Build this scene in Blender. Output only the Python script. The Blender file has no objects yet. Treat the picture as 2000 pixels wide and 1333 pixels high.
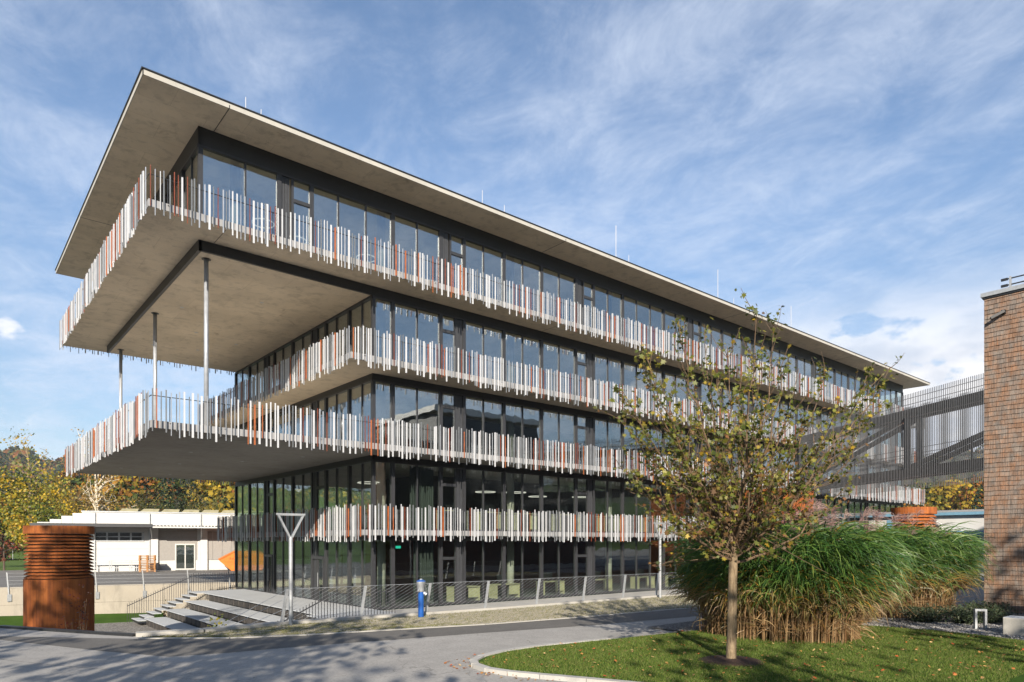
import bpy, math, random
import numpy as np
from mathutils import Vector, Matrix
from mathutils.geometry import tessellate_polygon

random.seed(7)
RS = np.random.RandomState(11)
scene = bpy.context.scene
COL = scene.collection
R = math.radians

# ------------------------------------------------------------------ camera, sky, sun, exposure
# x runs along the long facade, y along the short one, eye level is z = 0, the street lies at z = -2.3
cam_d = bpy.data.cameras.new('camera')
cam = bpy.data.objects.new('camera', cam_d)
COL.objects.link(cam)
cam.location = (0, 0, 0)
cam.rotation_euler = (R(90), 0, R(-40))
cam_d.sensor_width = 36
cam_d.lens = 24
cam_d.shift_y = 0.1958
cam_d.clip_start = 0.1
cam_d.clip_end = 4000
scene.camera = cam

SUN = Vector((0.8, 1.0, -0.56)).normalized()          # the way the light travels
sun_el = math.asin(-SUN.z)
sun_az = math.atan2(-SUN.x, -SUN.y)
sl = bpy.data.lights.new('sun', 'SUN')
sl.energy = 5.0
sl.angle = R(0.53)
sl.color = (1.0, 0.90, 0.76)
so = bpy.data.objects.new('sun', sl)
so.rotation_euler = SUN.to_track_quat('-Z', 'Y').to_euler()
so.location = (-40, -50, 40)
COL.objects.link(so)

scene.view_settings.view_transform = 'Standard'
scene.view_settings.look = 'None'
scene.view_settings.exposure = 0.85
scene.view_settings.gamma = 1.0
scene.view_settings.use_curve_mapping = False
scene.cycles.max_bounces = 8
scene.cycles.transparent_max_bounces = 24
scene.cycles.glossy_bounces = 4
scene.cycles.diffuse_bounces = 4
scene.cycles.use_denoising = True
scene.cycles.caustics_reflective = False
scene.cycles.caustics_refractive = False

world = bpy.data.worlds.new('World')
scene.world = world
world.use_nodes = True
wt = world.node_tree
wt.nodes.clear()
def wn(t, **kw):
    n = wt.nodes.new(t)
    for k, v in kw.items():
        setattr(n, k, v)
    return n
def wl(a, b):
    wt.links.new(a, b)
def wmath(op, a, b=None, clamp=False):
    n = wn('ShaderNodeMath', operation=op, use_clamp=clamp)
    for i, v in enumerate((a, b)):
        if v is None:
            continue
        if isinstance(v, (int, float)):
            n.inputs[i].default_value = v
        else:
            wl(v, n.inputs[i])
    return n.outputs[0]
def wramp(src, a, b, smooth=True):
    n = wn('ShaderNodeMapRange', interpolation_type='SMOOTHSTEP' if smooth else 'LINEAR')
    wl(src, n.inputs[0])
    n.inputs[1].default_value = a
    n.inputs[2].default_value = b
    return n.outputs[0]
sky = wn('ShaderNodeTexSky', sky_type='NISHITA')
sky.sun_disc = False
sky.sun_elevation = sun_el
sky.sun_rotation = sun_az
sky.altitude = 500
sky.air_density = 1.0
sky.dust_density = 0.4
sky.ozone_density = 2.0
geo = wn('ShaderNodeTexCoord')
sep = wn('ShaderNodeSeparateXYZ')
wl(geo.outputs['Generated'], sep.inputs[0])
zup = wmath('MAXIMUM', sep.outputs[2], 0.0)
inv = wmath('DIVIDE', 1.0, wmath('ADD', zup, 0.14))
flat = wn('ShaderNodeVectorMath', operation='SCALE')
wl(geo.outputs['Generated'], flat.inputs[0])
wl(inv, flat.inputs['Scale'])
# thin high veil, drawn out along one direction
mp = wn('ShaderNodeMapping')
mp.inputs['Rotation'].default_value = (0, 0, R(18))
mp.inputs['Scale'].default_value = (1.15, 0.85, 0.3)
mp.inputs['Location'].default_value = (3.1, 1.4, 0)
wl(flat.outputs[0], mp.inputs[0])
n1 = wn('ShaderNodeTexNoise')
n1.inputs['Scale'].default_value = 1.5
n1.inputs['Detail'].default_value = 9
n1.inputs['Roughness'].default_value = 0.68
n1.inputs['Distortion'].default_value = 0.15
wl(mp.outputs[0], n1.inputs['Vector'])
n2 = wn('ShaderNodeTexNoise')
n2.inputs['Scale'].default_value = 5.0
n2.inputs['Detail'].default_value = 7
n2.inputs['Roughness'].default_value = 0.68
n2.inputs['Distortion'].default_value = 0.5
wl(mp.outputs[0], n2.inputs['Vector'])
n3 = wn('ShaderNodeTexNoise')
n3.inputs['Scale'].default_value = 0.55
n3.inputs['Detail'].default_value = 3
wl(mp.outputs[0], n3.inputs['Vector'])
veil = wmath('ADD', wmath('MULTIPLY', n1.outputs[0], 0.58), wmath('MULTIPLY', n2.outputs[0], 0.42))
veil = wmath('ADD', veil, wmath('MULTIPLY', wmath('SUBTRACT', n3.outputs[0], 0.5), 0.35))
veil = wramp(veil, 0.36, 0.72)
veil = wmath('MULTIPLY', veil, 0.74)
veil = wmath('MULTIPLY', veil, wramp(sep.outputs[2], -0.02, 0.10))
# heaped clouds low over the hills
n4 = wn('ShaderNodeTexNoise')
n4.inputs['Scale'].default_value = 5.5
n4.inputs['Detail'].default_value = 8
n4.inputs['Roughness'].default_value = 0.55
mp2 = wn('ShaderNodeMapping')
mp2.inputs['Scale'].default_value = (1.0, 1.0, 2.0)
mp2.inputs['Location'].default_value = (0.9, 0.1, 0.4)
wl(geo.outputs['Generated'], mp2.inputs[0])
wl(mp2.outputs[0], n4.inputs['Vector'])
band = wmath('MULTIPLY', wramp(sep.outputs[2], 0.02, 0.10), wramp(sep.outputs[2], 0.34, 0.20))
def toward(v, a, b):
    n = wn('ShaderNodeVectorMath', operation='DOT_PRODUCT')
    wl(geo.outputs['Generated'], n.inputs[0])
    n.inputs[1].default_value = Vector(v).normalized()
    return wramp(n.outputs['Value'], a, b)
# the bank of cloud over the right end of the roof and the one at the left edge
bias = wmath('ADD', wmath('MULTIPLY', toward((1.078, 0.40, 0.285), 0.970, 0.995), 0.29), wmath('MULTIPLY', toward((0.11, 1.20, 0.34), 0.972, 0.996), 0.05))
bias = wmath('SUBTRACT', bias, 0.085)
heap = wmath('MULTIPLY', wramp(wmath('ADD', n4.outputs[0], bias), 0.51, 0.565), band)
n5 = wn('ShaderNodeTexNoise')
n5.inputs['Scale'].default_value = 9.0
n5.inputs['Detail'].default_value = 5
wl(mp2.outputs[0], n5.inputs['Vector'])
heapcol = wn('ShaderNodeMix', data_type='RGBA')
wl(wramp(n5.outputs[0], 0.35, 0.62), heapcol.inputs['Factor'])
heapcol.inputs['A'].default_value = (3.9, 4.2, 4.8, 1)
heapcol.inputs['B'].default_value = (6.2, 6.1, 6.1, 1)
m1 = wn('ShaderNodeMix', data_type='RGBA')
wl(veil, m1.inputs['Factor'])
hz = wn('ShaderNodeMapRange')
wl(sep.outputs[2], hz.inputs[0])
for i_, v_ in enumerate((0.0, 0.42, 0.50, 1.0)):
    hz.inputs[1 + i_].default_value = v_
dim = wn('ShaderNodeVectorMath', operation='SCALE')
wl(sky.outputs[0], dim.inputs[0])
wl(hz.outputs[0], dim.inputs['Scale'])
wl(dim.outputs[0], m1.inputs['A'])
m1.inputs['B'].default_value = (4.3, 4.75, 5.6, 1)
m2 = wn('ShaderNodeMix', data_type='RGBA')
wl(heap, m2.inputs['Factor'])
wl(m1.outputs['Result'], m2.inputs['A'])
wl(heapcol.outputs['Result'], m2.inputs['B'])
bg = wn('ShaderNodeBackground')
bg.inputs[1].default_value = 0.105
wl(m2.outputs['Result'], bg.inputs[0])
wo = wn('ShaderNodeOutputWorld')
wl(bg.outputs[0], wo.inputs[0])

# ------------------------------------------------------------------ places
C50, S50 = math.cos(R(50)), math.sin(R(50))
GL = -2.3                                             # street level
def ray(px):
    k = (px - 1000) / 1333.3
    return C50 + k * S50, S50 - k * C50
def G(px, py, z=GL):
    """point of the level z under a sight line"""
    d = -z * 1333.3 / (py - 1058.0)
    a, b = ray(px)
    return a * d, b * d
def on_y(px, Y):
    a, b = ray(px)
    return a * Y / b
def depth(x, y):
    return x * C50 + y * S50

# ------------------------------------------------------------------ materials
MATS = {}
def newmat(name):
    m = bpy.data.materials.new(name)
    m.use_nodes = True
    m.node_tree.nodes.clear()
    MATS[name] = m
    return m, m.node_tree
class NT:
    def __init__(s, name):
        s.m, s.t = newmat(name)
        s.out = s.t.nodes.new('ShaderNodeOutputMaterial')
    def n(s, t, **kw):
        n = s.t.nodes.new(t)
        for k, v in kw.items():
            setattr(n, k, v)
        return n
    def l(s, a, b):
        s.t.links.new(a, b)
    def coord(s, scale=(1, 1, 1), kind='Object'):
        c = s.n('ShaderNodeTexCoord')
        m = s.n('ShaderNodeMapping')
        m.inputs['Scale'].default_value = scale
        if kind == 'Position':
            g = s.n('ShaderNodeNewGeometry')
            s.l(g.outputs['Position'], m.inputs[0])
        else:
            s.l(c.outputs[kind], m.inputs[0])
        return m.outputs[0]
    def noise(s, vec, scale, detail=4, rough=0.55, dist=0.0):
        n = s.n('ShaderNodeTexNoise')
        n.inputs['Scale'].default_value = scale
        n.inputs['Detail'].default_value = detail
        n.inputs['Roughness'].default_value = rough
        n.inputs['Distortion'].default_value = dist
        s.l(vec, n.inputs['Vector'])
        return n.outputs[0]
    def ramp(s, src, stops):
        n = s.n('ShaderNodeValToRGB')
        e = n.color_ramp.elements
        while len(e) < len(stops):
            e.new(0.5)
        for el, (p, c) in zip(e, stops):
            el.position = p
            el.color = (*c, 1)
        s.l(src, n.inputs[0])
        return n.outputs[0]
    def rng(s, src, a, b, c=0.0, d=1.0):
        n = s.n('ShaderNodeMapRange')
        s.l(src, n.inputs[0])
        for i, v in enumerate((a, b, c, d)):
            n.inputs[1 + i].default_value = v
        return n.outputs[0]
    def mix(s, f, a, b, mode='MIX'):
        n = s.n('ShaderNodeMix', data_type='RGBA', blend_type=mode)
        for nm, v in (('Factor', f), ('A', a), ('B', b)):
            if isinstance(v, (int, float)):
                n.inputs[nm].default_value = v
            elif isinstance(v, tuple):
                n.inputs[nm].default_value = (*v, 1)
            else:
                s.l(v, n.inputs[nm])
        return n.outputs['Result']
    def bump(s, h, strength, dist=0.02):
        n = s.n('ShaderNodeBump')
        n.inputs['Strength'].default_value = strength
        n.inputs['Distance'].default_value = dist
        s.l(h, n.inputs['Height'])
        return n.outputs[0]
    def bsdf(s, col, rough=0.7, metal=0.0, normal=None, spec=0.5):
        b = s.n('ShaderNodeBsdfPrincipled')
        if isinstance(col, tuple):
            b.inputs['Base Color'].default_value = (*col, 1)
        else:
            s.l(col, b.inputs['Base Color'])
        if isinstance(rough, (int, float)):
            b.inputs['Roughness'].default_value = rough
        else:
            s.l(rough, b.inputs['Roughness'])
        b.inputs['Metallic'].default_value = metal
        b.inputs['Specular IOR Level'].default_value = spec
        if normal is not None:
            s.l(normal, b.inputs['Normal'])
        s.l(b.outputs[0], s.out.inputs[0])
        return b

def m_plain(name, col, rough=0.6, metal=0.0, var=0.12, scale=6.0):
    t = NT(name)
    v = t.coord(kind='Position')
    n = t.noise(v, scale, 4)
    lo = tuple(c * (1 - var) for c in col)
    hi = tuple(min(1, c * (1 + var)) for c in col)
    t.bsdf(t.ramp(n, [(0.3, lo), (0.7, hi)]), rough, metal)
    return t.m
def m_concrete(name, col, var=0.16, stain=0.25, board=0.0):
    t = NT(name)
    v = t.coord(kind='Position')
    big = t.noise(v, 0.45, 5, 0.6)
    mid = t.noise(t.coord((1, 1, 0.35), 'Position'), 2.2, 6, 0.65, 0.3)
    fine = t.noise(v, 38, 3)
    lo = tuple(c * (1 - var) for c in col)
    hi = tuple(min(1, c * (1 + var)) for c in col)
    c = t.ramp(big, [(0.3, lo), (0.7, hi)])
    spots = t.ramp(mid, [(0.32, (1 - stain,) * 3), (0.5, (1, 1, 1)), (0.75, (1.0, 0.98, 0.95))])
    c = t.mix(1.0, c, spots, 'MULTIPLY')
    if board:
        bk = t.n('ShaderNodeTexBrick', offset=0.5)
        bk.inputs['Color1'].default_value = (1, 1, 1, 1)
        bk.inputs['Color2'].default_value = (0.93, 0.93, 0.93, 1)
        bk.inputs['Mortar'].default_value = (0.80, 0.79, 0.78, 1)
        for nm_, v_ in (('Scale', 1.0), ('Mortar Size', 0.010), ('Brick Width', 2.5), ('Row Height', 1.25)):
            bk.inputs[nm_].default_value = v_
        t.l(v, bk.inputs['Vector'])
        c = t.mix(board, c, bk.outputs['Color'], 'MULTIPLY')
        drip = t.noise(v, 0.9, 8, 0.75, 1.2)
        c = t.mix(0.8, c, t.ramp(drip, [(0.28, (0.55, 0.52, 0.48)), (0.40, (1, 1, 1))]), 'MULTIPLY')
    c = t.mix(0.25, c, t.ramp(fine, [(0.3, (0.6,) * 3), (0.7, (1.0,) * 3)]), 'MULTIPLY')
    t.bsdf(c, 0.85, 0, t.bump(fine, 0.15, 0.01), 0.25)
    return t.m
def m_corten(name):
    t = NT(name)
    v = t.coord(kind='Position')
    streak = t.noise(t.coord((6, 6, 0.35), 'Position'), 1.6, 6, 0.65)
    blot = t.noise(v, 1.4, 5, 0.6)
    fine = t.noise(v, 45, 4, 0.7)
    c = t.ramp(blot, [(0.28, (0.16, 0.048, 0.016)), (0.5, (0.33, 0.095, 0.022)), (0.72, (0.46, 0.15, 0.034))])
    c = t.mix(0.55, c, t.ramp(streak, [(0.35, (0.10, 0.032, 0.014)), (0.55, (0.36, 0.105, 0.024)), (0.75, (0.52, 0.18, 0.04))]))
    c = t.mix(0.35, c, t.ramp(fine, [(0.3, (0.4, 0.4, 0.4)), (0.7, (1, 1, 1))]), 'MULTIPLY')
    t.bsdf(c, 0.8, 0.0, t.bump(fine, 0.2, 0.004), 0.3)
    return t.m
def m_attr(name, rough=0.6, transl=0.0, spec=0.3):
    """colour from the mesh attribute col (the leaf's own colour)"""
    t = NT(name)
    a = t.n('ShaderNodeAttribute', attribute_name='col')
    b = t.bsdf(a.outputs['Color'], rough, 0, None, spec)
    if transl > 0:
        tr = t.n('ShaderNodeBsdfTranslucent')
        t.l(a.outputs['Color'], tr.inputs[0])
        mx = t.n('ShaderNodeMixShader')
        mx.inputs[0].default_value = transl
        t.l(b.outputs[0], mx.inputs[1])
        t.l(tr.outputs[0], mx.inputs[2])
        t.l(mx.outputs[0], t.out.inputs[0])
    return t.m
def m_glass(name, tint, refl, wob=0.35):
    t = NT(name)
    v = t.coord(kind='Position')
    h = t.noise(v, 0.75, 2)
    bmp = t.bump(h, wob, 0.012)
    tr = t.n('ShaderNodeBsdfTransparent')
    tr.inputs[0].default_value = (*tint, 1)
    gl = t.n('ShaderNodeBsdfGlossy')
    gl.inputs[0].default_value = (0.93, 0.96, 1.0, 1)
    gl.inputs[1].default_value = 0.0
    t.l(bmp, gl.inputs['Normal'])
    fr = t.n('ShaderNodeLayerWeight')
    fr.inputs[0].default_value = 0.5
    pw = t.n('ShaderNodeMath', operation='POWER')
    t.l(fr.outputs['Facing'], pw.inputs[0])
    pw.inputs[1].default_value = 4.0
    f = t.rng(pw.outputs[0], 0.0, 1.0, refl, 1.0)
    mx = t.n('ShaderNodeMixShader')
    t.l(f, mx.inputs[0])
    t.l(tr.outputs[0], mx.inputs[1])
    t.l(gl.outputs[0], mx.inputs[2])
    t.l(mx.outputs[0], t.out.inputs[0])
    return t.m
def m_emit(name, col, s):
    t = NT(name)
    e = t.n('ShaderNodeEmission')
    e.inputs[0].default_value = (*col, 1)
    e.inputs[1].default_value = s
    t.l(e.outputs[0], t.out.inputs[0])
    return t.m

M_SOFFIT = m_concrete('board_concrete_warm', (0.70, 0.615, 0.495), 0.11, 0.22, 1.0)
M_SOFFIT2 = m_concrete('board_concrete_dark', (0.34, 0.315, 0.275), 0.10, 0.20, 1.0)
M_CONC = m_concrete('concrete_grey', (0.42, 0.41, 0.385), 0.12, 0.2)
M_CONC_L = m_concrete('concrete_pale', (0.42, 0.405, 0.37), 0.08, 0.12)
M_WALLC = m_concrete('retaining_concrete', (0.36, 0.325, 0.27), 0.10, 0.2)
M_BLACK = m_plain('anthracite_metal', (0.017, 0.018, 0.020), 0.45, 0.0, 0.15)
M_GREY = m_plain('anthracite_grey', (0.036, 0.037, 0.041), 0.42, 0.1, 0.12)
M_PANEL = m_plain('dark_panel', (0.042, 0.044, 0.049), 0.5)
M_WHITE = m_plain('white_slat', (0.47, 0.48, 0.50), 0.45, 0.0, 0.06, 3)
M_SILV = m_plain('silver_slat', (0.36, 0.38, 0.41), 0.38, 0.35, 0.15, 3)
M_DSLAT = m_plain('grey_slat', (0.16, 0.17, 0.18), 0.45, 0.2, 0.15, 3)
M_OR = m_plain('orange_slat', (0.31, 0.088, 0.026), 0.6, 0.0, 0.22, 5)
M_RUST = m_plain('rust_slat', (0.17, 0.038, 0.016), 0.7, 0.0, 0.25, 5)
M_GALV = m_plain('galvanised', (0.36, 0.375, 0.39), 0.5, 0.4, 0.15, 14)
M_CORT = m_corten('weathering_steel')
M_GLASS = m_glass('facade_glass', (0.80, 0.85, 0.82), 0.27)
M_GLASS_LOW = m_glass('ground_glass', (0.86, 0.905, 0.87), 0.105)
M_PALE = m_plain('pale_wood', (0.50, 0.46, 0.30), 0.6)
M_RED = m_plain('dark_red_wall', (0.10, 0.022, 0.014), 0.8)
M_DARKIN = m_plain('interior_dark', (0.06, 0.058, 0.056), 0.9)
M_CARPET = m_plain('carpet', (0.035, 0.05, 0.045), 0.95)
M_CURT = m_plain('curtain_green', (0.045, 0.055, 0.052), 0.9)
M_WALLW = m_plain('white_cladding', (0.50, 0.495, 0.48), 0.55, 0, 0.04, 1.2)
M_GREYDOOR = m_plain('grey_shutter', (0.26, 0.245, 0.23), 0.6, 0, 0.06)
M_ROOFY = m_plain('lichen_roof', (0.30, 0.27, 0.16), 0.9, 0, 0.25, 2)
M_ORANGE = m_plain('orange_paint', (0.60, 0.165, 0.018), 0.45, 0, 0.10, 4)
M_BLUE = m_plain('hydrant_blue', (0.012, 0.085, 0.33), 0.35, 0, 0.08)
M_PALLET = m_plain('pallet_wood', (0.34, 0.165, 0.06), 0.85, 0, 0.25, 12)
def m_bark(name, a, b):
    t = NT(name)
    g = t.noise(t.coord((26, 26, 5), 'Position'), 1.0, 6, 0.7, 0.4)
    s = t.noise(t.coord((3, 3, 6), 'Position'), 1.0, 4, 0.6)
    c = t.ramp(g, [(0.3, a), (0.62, b)])
    c = t.mix(0.7, c, t.ramp(s, [(0.35, (0.6, 0.6, 0.58)), (0.6, (1, 1, 1))]), 'MULTIPLY')
    t.bsdf(c, 0.95, 0, t.bump(g, 0.9, 0.02), 0.15)
    return t.m
M_BARK = m_bark('bark_grey', (0.13, 0.09, 0.055), (0.33, 0.25, 0.16))
M_BARK_W = m_plain('bark_pale', (0.55, 0.48, 0.37), 0.9, 0, 0.2, 6)
M_BARK_D = m_plain('bark_dark', (0.09, 0.068, 0.05), 0.9, 0, 0.3, 6)
M_LEAF = m_attr('leaves', 0.5, 0.35, 0.4)
M_FAR = m_attr('far_leaves', 0.8, 0.15, 0.1)
M_BLADE = m_attr('reed_blades', 0.45, 0.3, 0.45)
M_GRASS = m_attr('grass_blades', 0.6, 0.35, 0.25)
M_LITTER = m_attr('fallen_leaves', 0.8, 0.1, 0.2)
M_BLUEPAINT = m_plain('blue_fascia', (0.13, 0.26, 0.36), 0.6)
M_GRATE = m_concrete('grating_grey', (0.46, 0.48, 0.50), 0.06, 0.1)
M_DGRATE = m_plain('dark_grating', (0.065, 0.058, 0.052), 0.7)
M_LAMP = m_emit('ring_light', (1.0, 0.93, 0.82), 0.55)
M_EXIT = m_emit('exit_green', (0.05, 0.9, 0.6), 0.5)
M_CARBLK = m_plain('car_paint', (0.015, 0.018, 0.024), 0.25)
M_TYRE = m_plain('tyre', (0.015, 0.015, 0.015), 0.85)

def m_asphalt(name, col, var, cracks=0.0):
    t = NT(name)
    v = t.coord(kind='Position')
    big = t.noise(t.coord((1, 1, 1), 'Position'), 0.28, 5, 0.6, 0.5)
    mid = t.noise(v, 2.1, 5, 0.65)
    fine = t.noise(v, 60, 3, 0.8)
    c = t.ramp(big, [(0.3, tuple(x * (1 - var) for x in col)), (0.7, tuple(x * (1 + var) for x in col))])
    c = t.mix(0.5, c, t.ramp(mid, [(0.3, (0.70,) * 3), (0.65, (1, 1, 1))]), 'MULTIPLY')
    c = t.mix(0.6, c, t.ramp(fine, [(0.25, (0.55,) * 3), (0.75, (1.0,) * 3)]), 'MULTIPLY')
    grit = t.noise(v, 17, 3, 0.8)
    c = t.mix(0.55, c, t.ramp(grit, [(0.34, (0.60,) * 3), (0.5, (0.97,) * 3), (0.66, (1.15,) * 3)]), 'MULTIPLY')
    if cracks:
        vo = t.n('ShaderNodeTexVoronoi', feature='DISTANCE_TO_EDGE')
        vo.inputs['Scale'].default_value = 0.16
        w = t.n('ShaderNodeVectorMath', operation='ADD')
        nn = t.n('ShaderNodeTexNoise')
        nn.inputs['Scale'].default_value = 1.3
        nn.inputs['Detail'].default_value = 5
        t.l(v, nn.inputs['Vector'])
        t.l(v, w.inputs[0])
        t.l(nn.outputs['Color'], w.inputs[1])
        t.l(w.outputs[0], vo.inputs['Vector'])
        c = t.mix(t.rng(vo.outputs['Distance'], 0.0, 0.0022, cracks, 0.0), c, (0.05, 0.048, 0.045))
    t.bsdf(c, 0.9, 0, t.bump(fine, 0.35, 0.01), 0.3)
    return t.m
M_ROAD = m_asphalt('asphalt_old', (0.38, 0.366, 0.345), 0.10, 0.45)
M_ROAD_D = m_asphalt('asphalt_new', (0.155, 0.148, 0.138), 0.10)
M_YARD = m_asphalt('asphalt_yard', (0.20, 0.19, 0.175), 0.15)
def m_gravel(name, a, b, scale):
    t = NT(name)
    v = t.coord(kind='Position')
    vo = t.n('ShaderNodeTexVoronoi')
    vo.inputs['Scale'].default_value = scale
    t.l(v, vo.inputs['Vector'])
    sp = t.n('ShaderNodeSeparateColor')
    t.l(vo.outputs['Color'], sp.inputs[0])
    c = t.ramp(sp.outputs[0], [(0.0, a), (1.0, b)])
    c = t.mix(0.8, c, t.ramp(vo.outputs['Distance'], [(0.3, (1, 1, 1)), (0.8, (0.35,) * 3)]), 'MULTIPLY')
    t.bsdf(c, 0.9, 0, t.bump(vo.outputs['Distance'], 0.6, -0.03), 0.2)
    return t.m
M_GRAVEL = m_gravel('gravel', (0.14, 0.13, 0.12), (0.40, 0.38, 0.35), 18)
M_GRAVEL2 = m_gravel('gravel_bed', (0.13, 0.125, 0.12), (0.32, 0.305, 0.29), 22)
def m_lawn(name, a, b, c3):
    t = NT(name)
    v = t.coord(kind='Position')
    n = t.noise(v, 0.9, 5, 0.6)
    f = t.noise(v, 30, 4, 0.7)
    c = t.ramp(n, [(0.3, a), (0.55, b), (0.75, c3)])
    c = t.mix(0.6, c, t.ramp(f, [(0.3, (0.4,) * 3), (0.7, (1, 1, 1))]), 'MULTIPLY')
    t.bsdf(c, 0.9, 0, t.bump(f, 0.5, 0.03), 0.1)
    return t.m
M_LAWN = m_lawn('lawn_soil', (0.035, 0.075, 0.010), (0.050, 0.105, 0.014), (0.065, 0.12, 0.018))
M_MOSS = m_lawn('mossy_joint', (0.10, 0.095, 0.035), (0.15, 0.14, 0.05), (0.20, 0.18, 0.08))
M_HILL = m_lawn('hill_meadow', (0.09, 0.13, 0.03), (0.11, 0.17, 0.04), (0.10, 0.15, 0.035))
M_MULCH = m_plain('bark_mulch', (0.055, 0.028, 0.018), 0.95, 0, 0.5, 40)

# ------------------------------------------------------------------ mesh and object helpers
W = {}
def link(o, parent=None, local=False, mat4=None):
    COL.objects.link(o)
    W[o] = mat4 if mat4 is not None else Matrix.Identity(4)
    if parent is not None:
        o.parent = parent
        if not local:
            o.matrix_parent_inverse = W[parent].inverted()
        else:
            W[o] = W[parent] @ W[o]
    return o
def tag(o, label=None, cat=None, group=None, kind=None):
    for k, v in (('label', label), ('category', cat), ('group', group), ('kind', kind)):
        if v:
            o[k] = v
    return o
def thing(name, label, cat, loc=(0, 0, 0), rz=0.0, group=None):
    o = bpy.data.objects.new(name, None)
    o.empty_display_size = 0.2
    o.location = loc
    o.rotation_euler = (0, 0, rz)
    link(o, None, mat4=Matrix.Translation(loc) @ Matrix.Rotation(rz, 4, 'Z'))
    return tag(o, label, cat, group)
class B:
    def __init__(s):
        s.v = []
        s.f = []
    def box(s, x0, x1, y0, y1, z0, z1):
        i = len(s.v)
        s.v += [(x0, y0, z0), (x1, y0, z0), (x1, y1, z0), (x0, y1, z0), (x0, y0, z1), (x1, y0, z1), (x1, y1, z1), (x0, y1, z1)]
        s.f += [(i, i + 3, i + 2, i + 1), (i + 4, i + 5, i + 6, i + 7), (i, i + 1, i + 5, i + 4), (i + 1, i + 2, i + 6, i + 5), (i + 2, i + 3, i + 7, i + 6), (i + 3, i, i + 4, i + 7)]
        return s
    def hexa(s, pts):
        """eight corners, bottom ring then top ring"""
        i = len(s.v)
        s.v += [tuple(p) for p in pts]
        s.f += [(i, i + 3, i + 2, i + 1), (i + 4, i + 5, i + 6, i + 7), (i, i + 1, i + 5, i + 4), (i + 1, i + 2, i + 6, i + 5), (i + 2, i + 3, i + 7, i + 6), (i + 3, i, i + 4, i + 7)]
        return s
    def beam(s, p, q, w, h):
        p, q = Vector(p), Vector(q)
        d = (q - p).normalized()
        side = d.cross(Vector((0, 0, 1)))
        if side.length < 1e-4:
            side = Vector((1, 0, 0))
        side.normalize()
        up = side.cross(d)
        a, b = side * w / 2, up * h / 2
        return s.hexa([p - a - b, p + a - b, q + a - b, q - a - b, p - a + b, p + a + b, q + a + b, q - a + b])
    def tube(s, pts, rad, n=8, cap=True):
        pts = [Vector(p) for p in pts]
        if isinstance(rad, (int, float)):
            rad = [rad] * len(pts)
        base = len(s.v)
        u = None
        for k, p in enumerate(pts):
            d = (pts[min(k + 1, len(pts) - 1)] - pts[max(k - 1, 0)])
            d = d.normalized() if d.length > 1e-9 else Vector((0, 0, 1))
            if u is None:
                u = d.orthogonal().normalized()
            u = (u - d * u.dot(d)).normalized()
            w = d.cross(u)
            for j in range(n):
                a = 2 * math.pi * j / n
                s.v.append(tuple(p + (u * math.cos(a) + w * math.sin(a)) * rad[k]))
        for k in range(len(pts) - 1):
            for j in range(n):
                a, b = base + k * n + j, base + k * n + (j + 1) % n
                s.f.append((a, b, b + n, a + n))
        if cap:
            s.f.append(tuple(base + j for j in reversed(range(n))))
            s.f.append(tuple(base + (len(pts) - 1) * n + j for j in range(n)))
        return s
    def lathe(s, cx, cy, prof, n=32, closed=False):
        base = len(s.v)
        for r, z in prof:
            for j in range(n):
                a = 2 * math.pi * j / n
                s.v.append((cx + r * math.cos(a), cy + r * math.sin(a), z))
        m = len(prof)
        for k in range(m if closed else m - 1):
            k2 = (k + 1) % m
            for j in range(n):
                j2 = (j + 1) % n
                s.f.append((base + k * n + j, base + k * n + j2, base + k2 * n + j2, base + k2 * n + j))
        if not closed:
            if prof[0][0] > 1e-6:
                s.f.append(tuple(base + j for j in reversed(range(n))))
            if prof[-1][0] > 1e-6:
                s.f.append(tuple(base + (m - 1) * n + j for j in range(n)))
        return s
    def prism(s, poly, z0, z1):
        """upright prism over a polygon that runs counter-clockwise"""
        i, n = len(s.v), len(poly)
        s.v += [(x, y, z0) for x, y in poly] + [(x, y, z1) for x, y in poly]
        for t in tessellate_polygon([[Vector((x, y, 0)) for x, y in poly]]):
            a, b, c = (Vector((*poly[k], 0)) for k in t)
            t = t if (b - a).cross(c - a).z > 0 else tuple(reversed(t))
            s.f.append(tuple(i + n + k for k in t))
            s.f.append(tuple(i + k for k in reversed(t)))
        for k in range(n):
            k2 = (k + 1) % n
            s.f.append((i + k, i + k2, i + n + k2, i + n + k))
        return s
    def build(s, name, mat, parent=None, local=False, smooth=False):
        me = bpy.data.meshes.new(name)
        me.from_pydata(s.v, [], s.f)
        me.materials.append(mat)
        if smooth:
            me.shade_smooth()
        me.update()
        o = bpy.data.objects.new(name, me)
        return link(o, parent, local)
def bx(name, mat, parent, x0, x1, y0, y1, z0, z1, local=False):
    return B().box(x0, x1, y0, y1, z0, z1).build(name, mat, parent, local)
CUBES = {}
def cube(name, mat, parent, c, size, rz=0.0, ry=0.0):
    """an object on a shared unit cube"""
    if (name, mat.name) not in CUBES:
        me = bpy.data.meshes.new(name)
        b = B().box(-.5, .5, -.5, .5, -.5, .5)
        me.from_pydata(b.v, [], b.f)
        me.materials.append(mat)
        CUBES[(name, mat.name)] = me
    o = bpy.data.objects.new(name, CUBES[(name, mat.name)])
    o.location = c
    o.scale = size
    o.rotation_euler = (0, ry, rz)
    return link(o, parent, mat4=Matrix.Translation(c) @ Matrix.Rotation(rz, 4, 'Z') @ Matrix.Rotation(ry, 4, 'Y') @ Matrix.Diagonal((*size, 1)))
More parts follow.
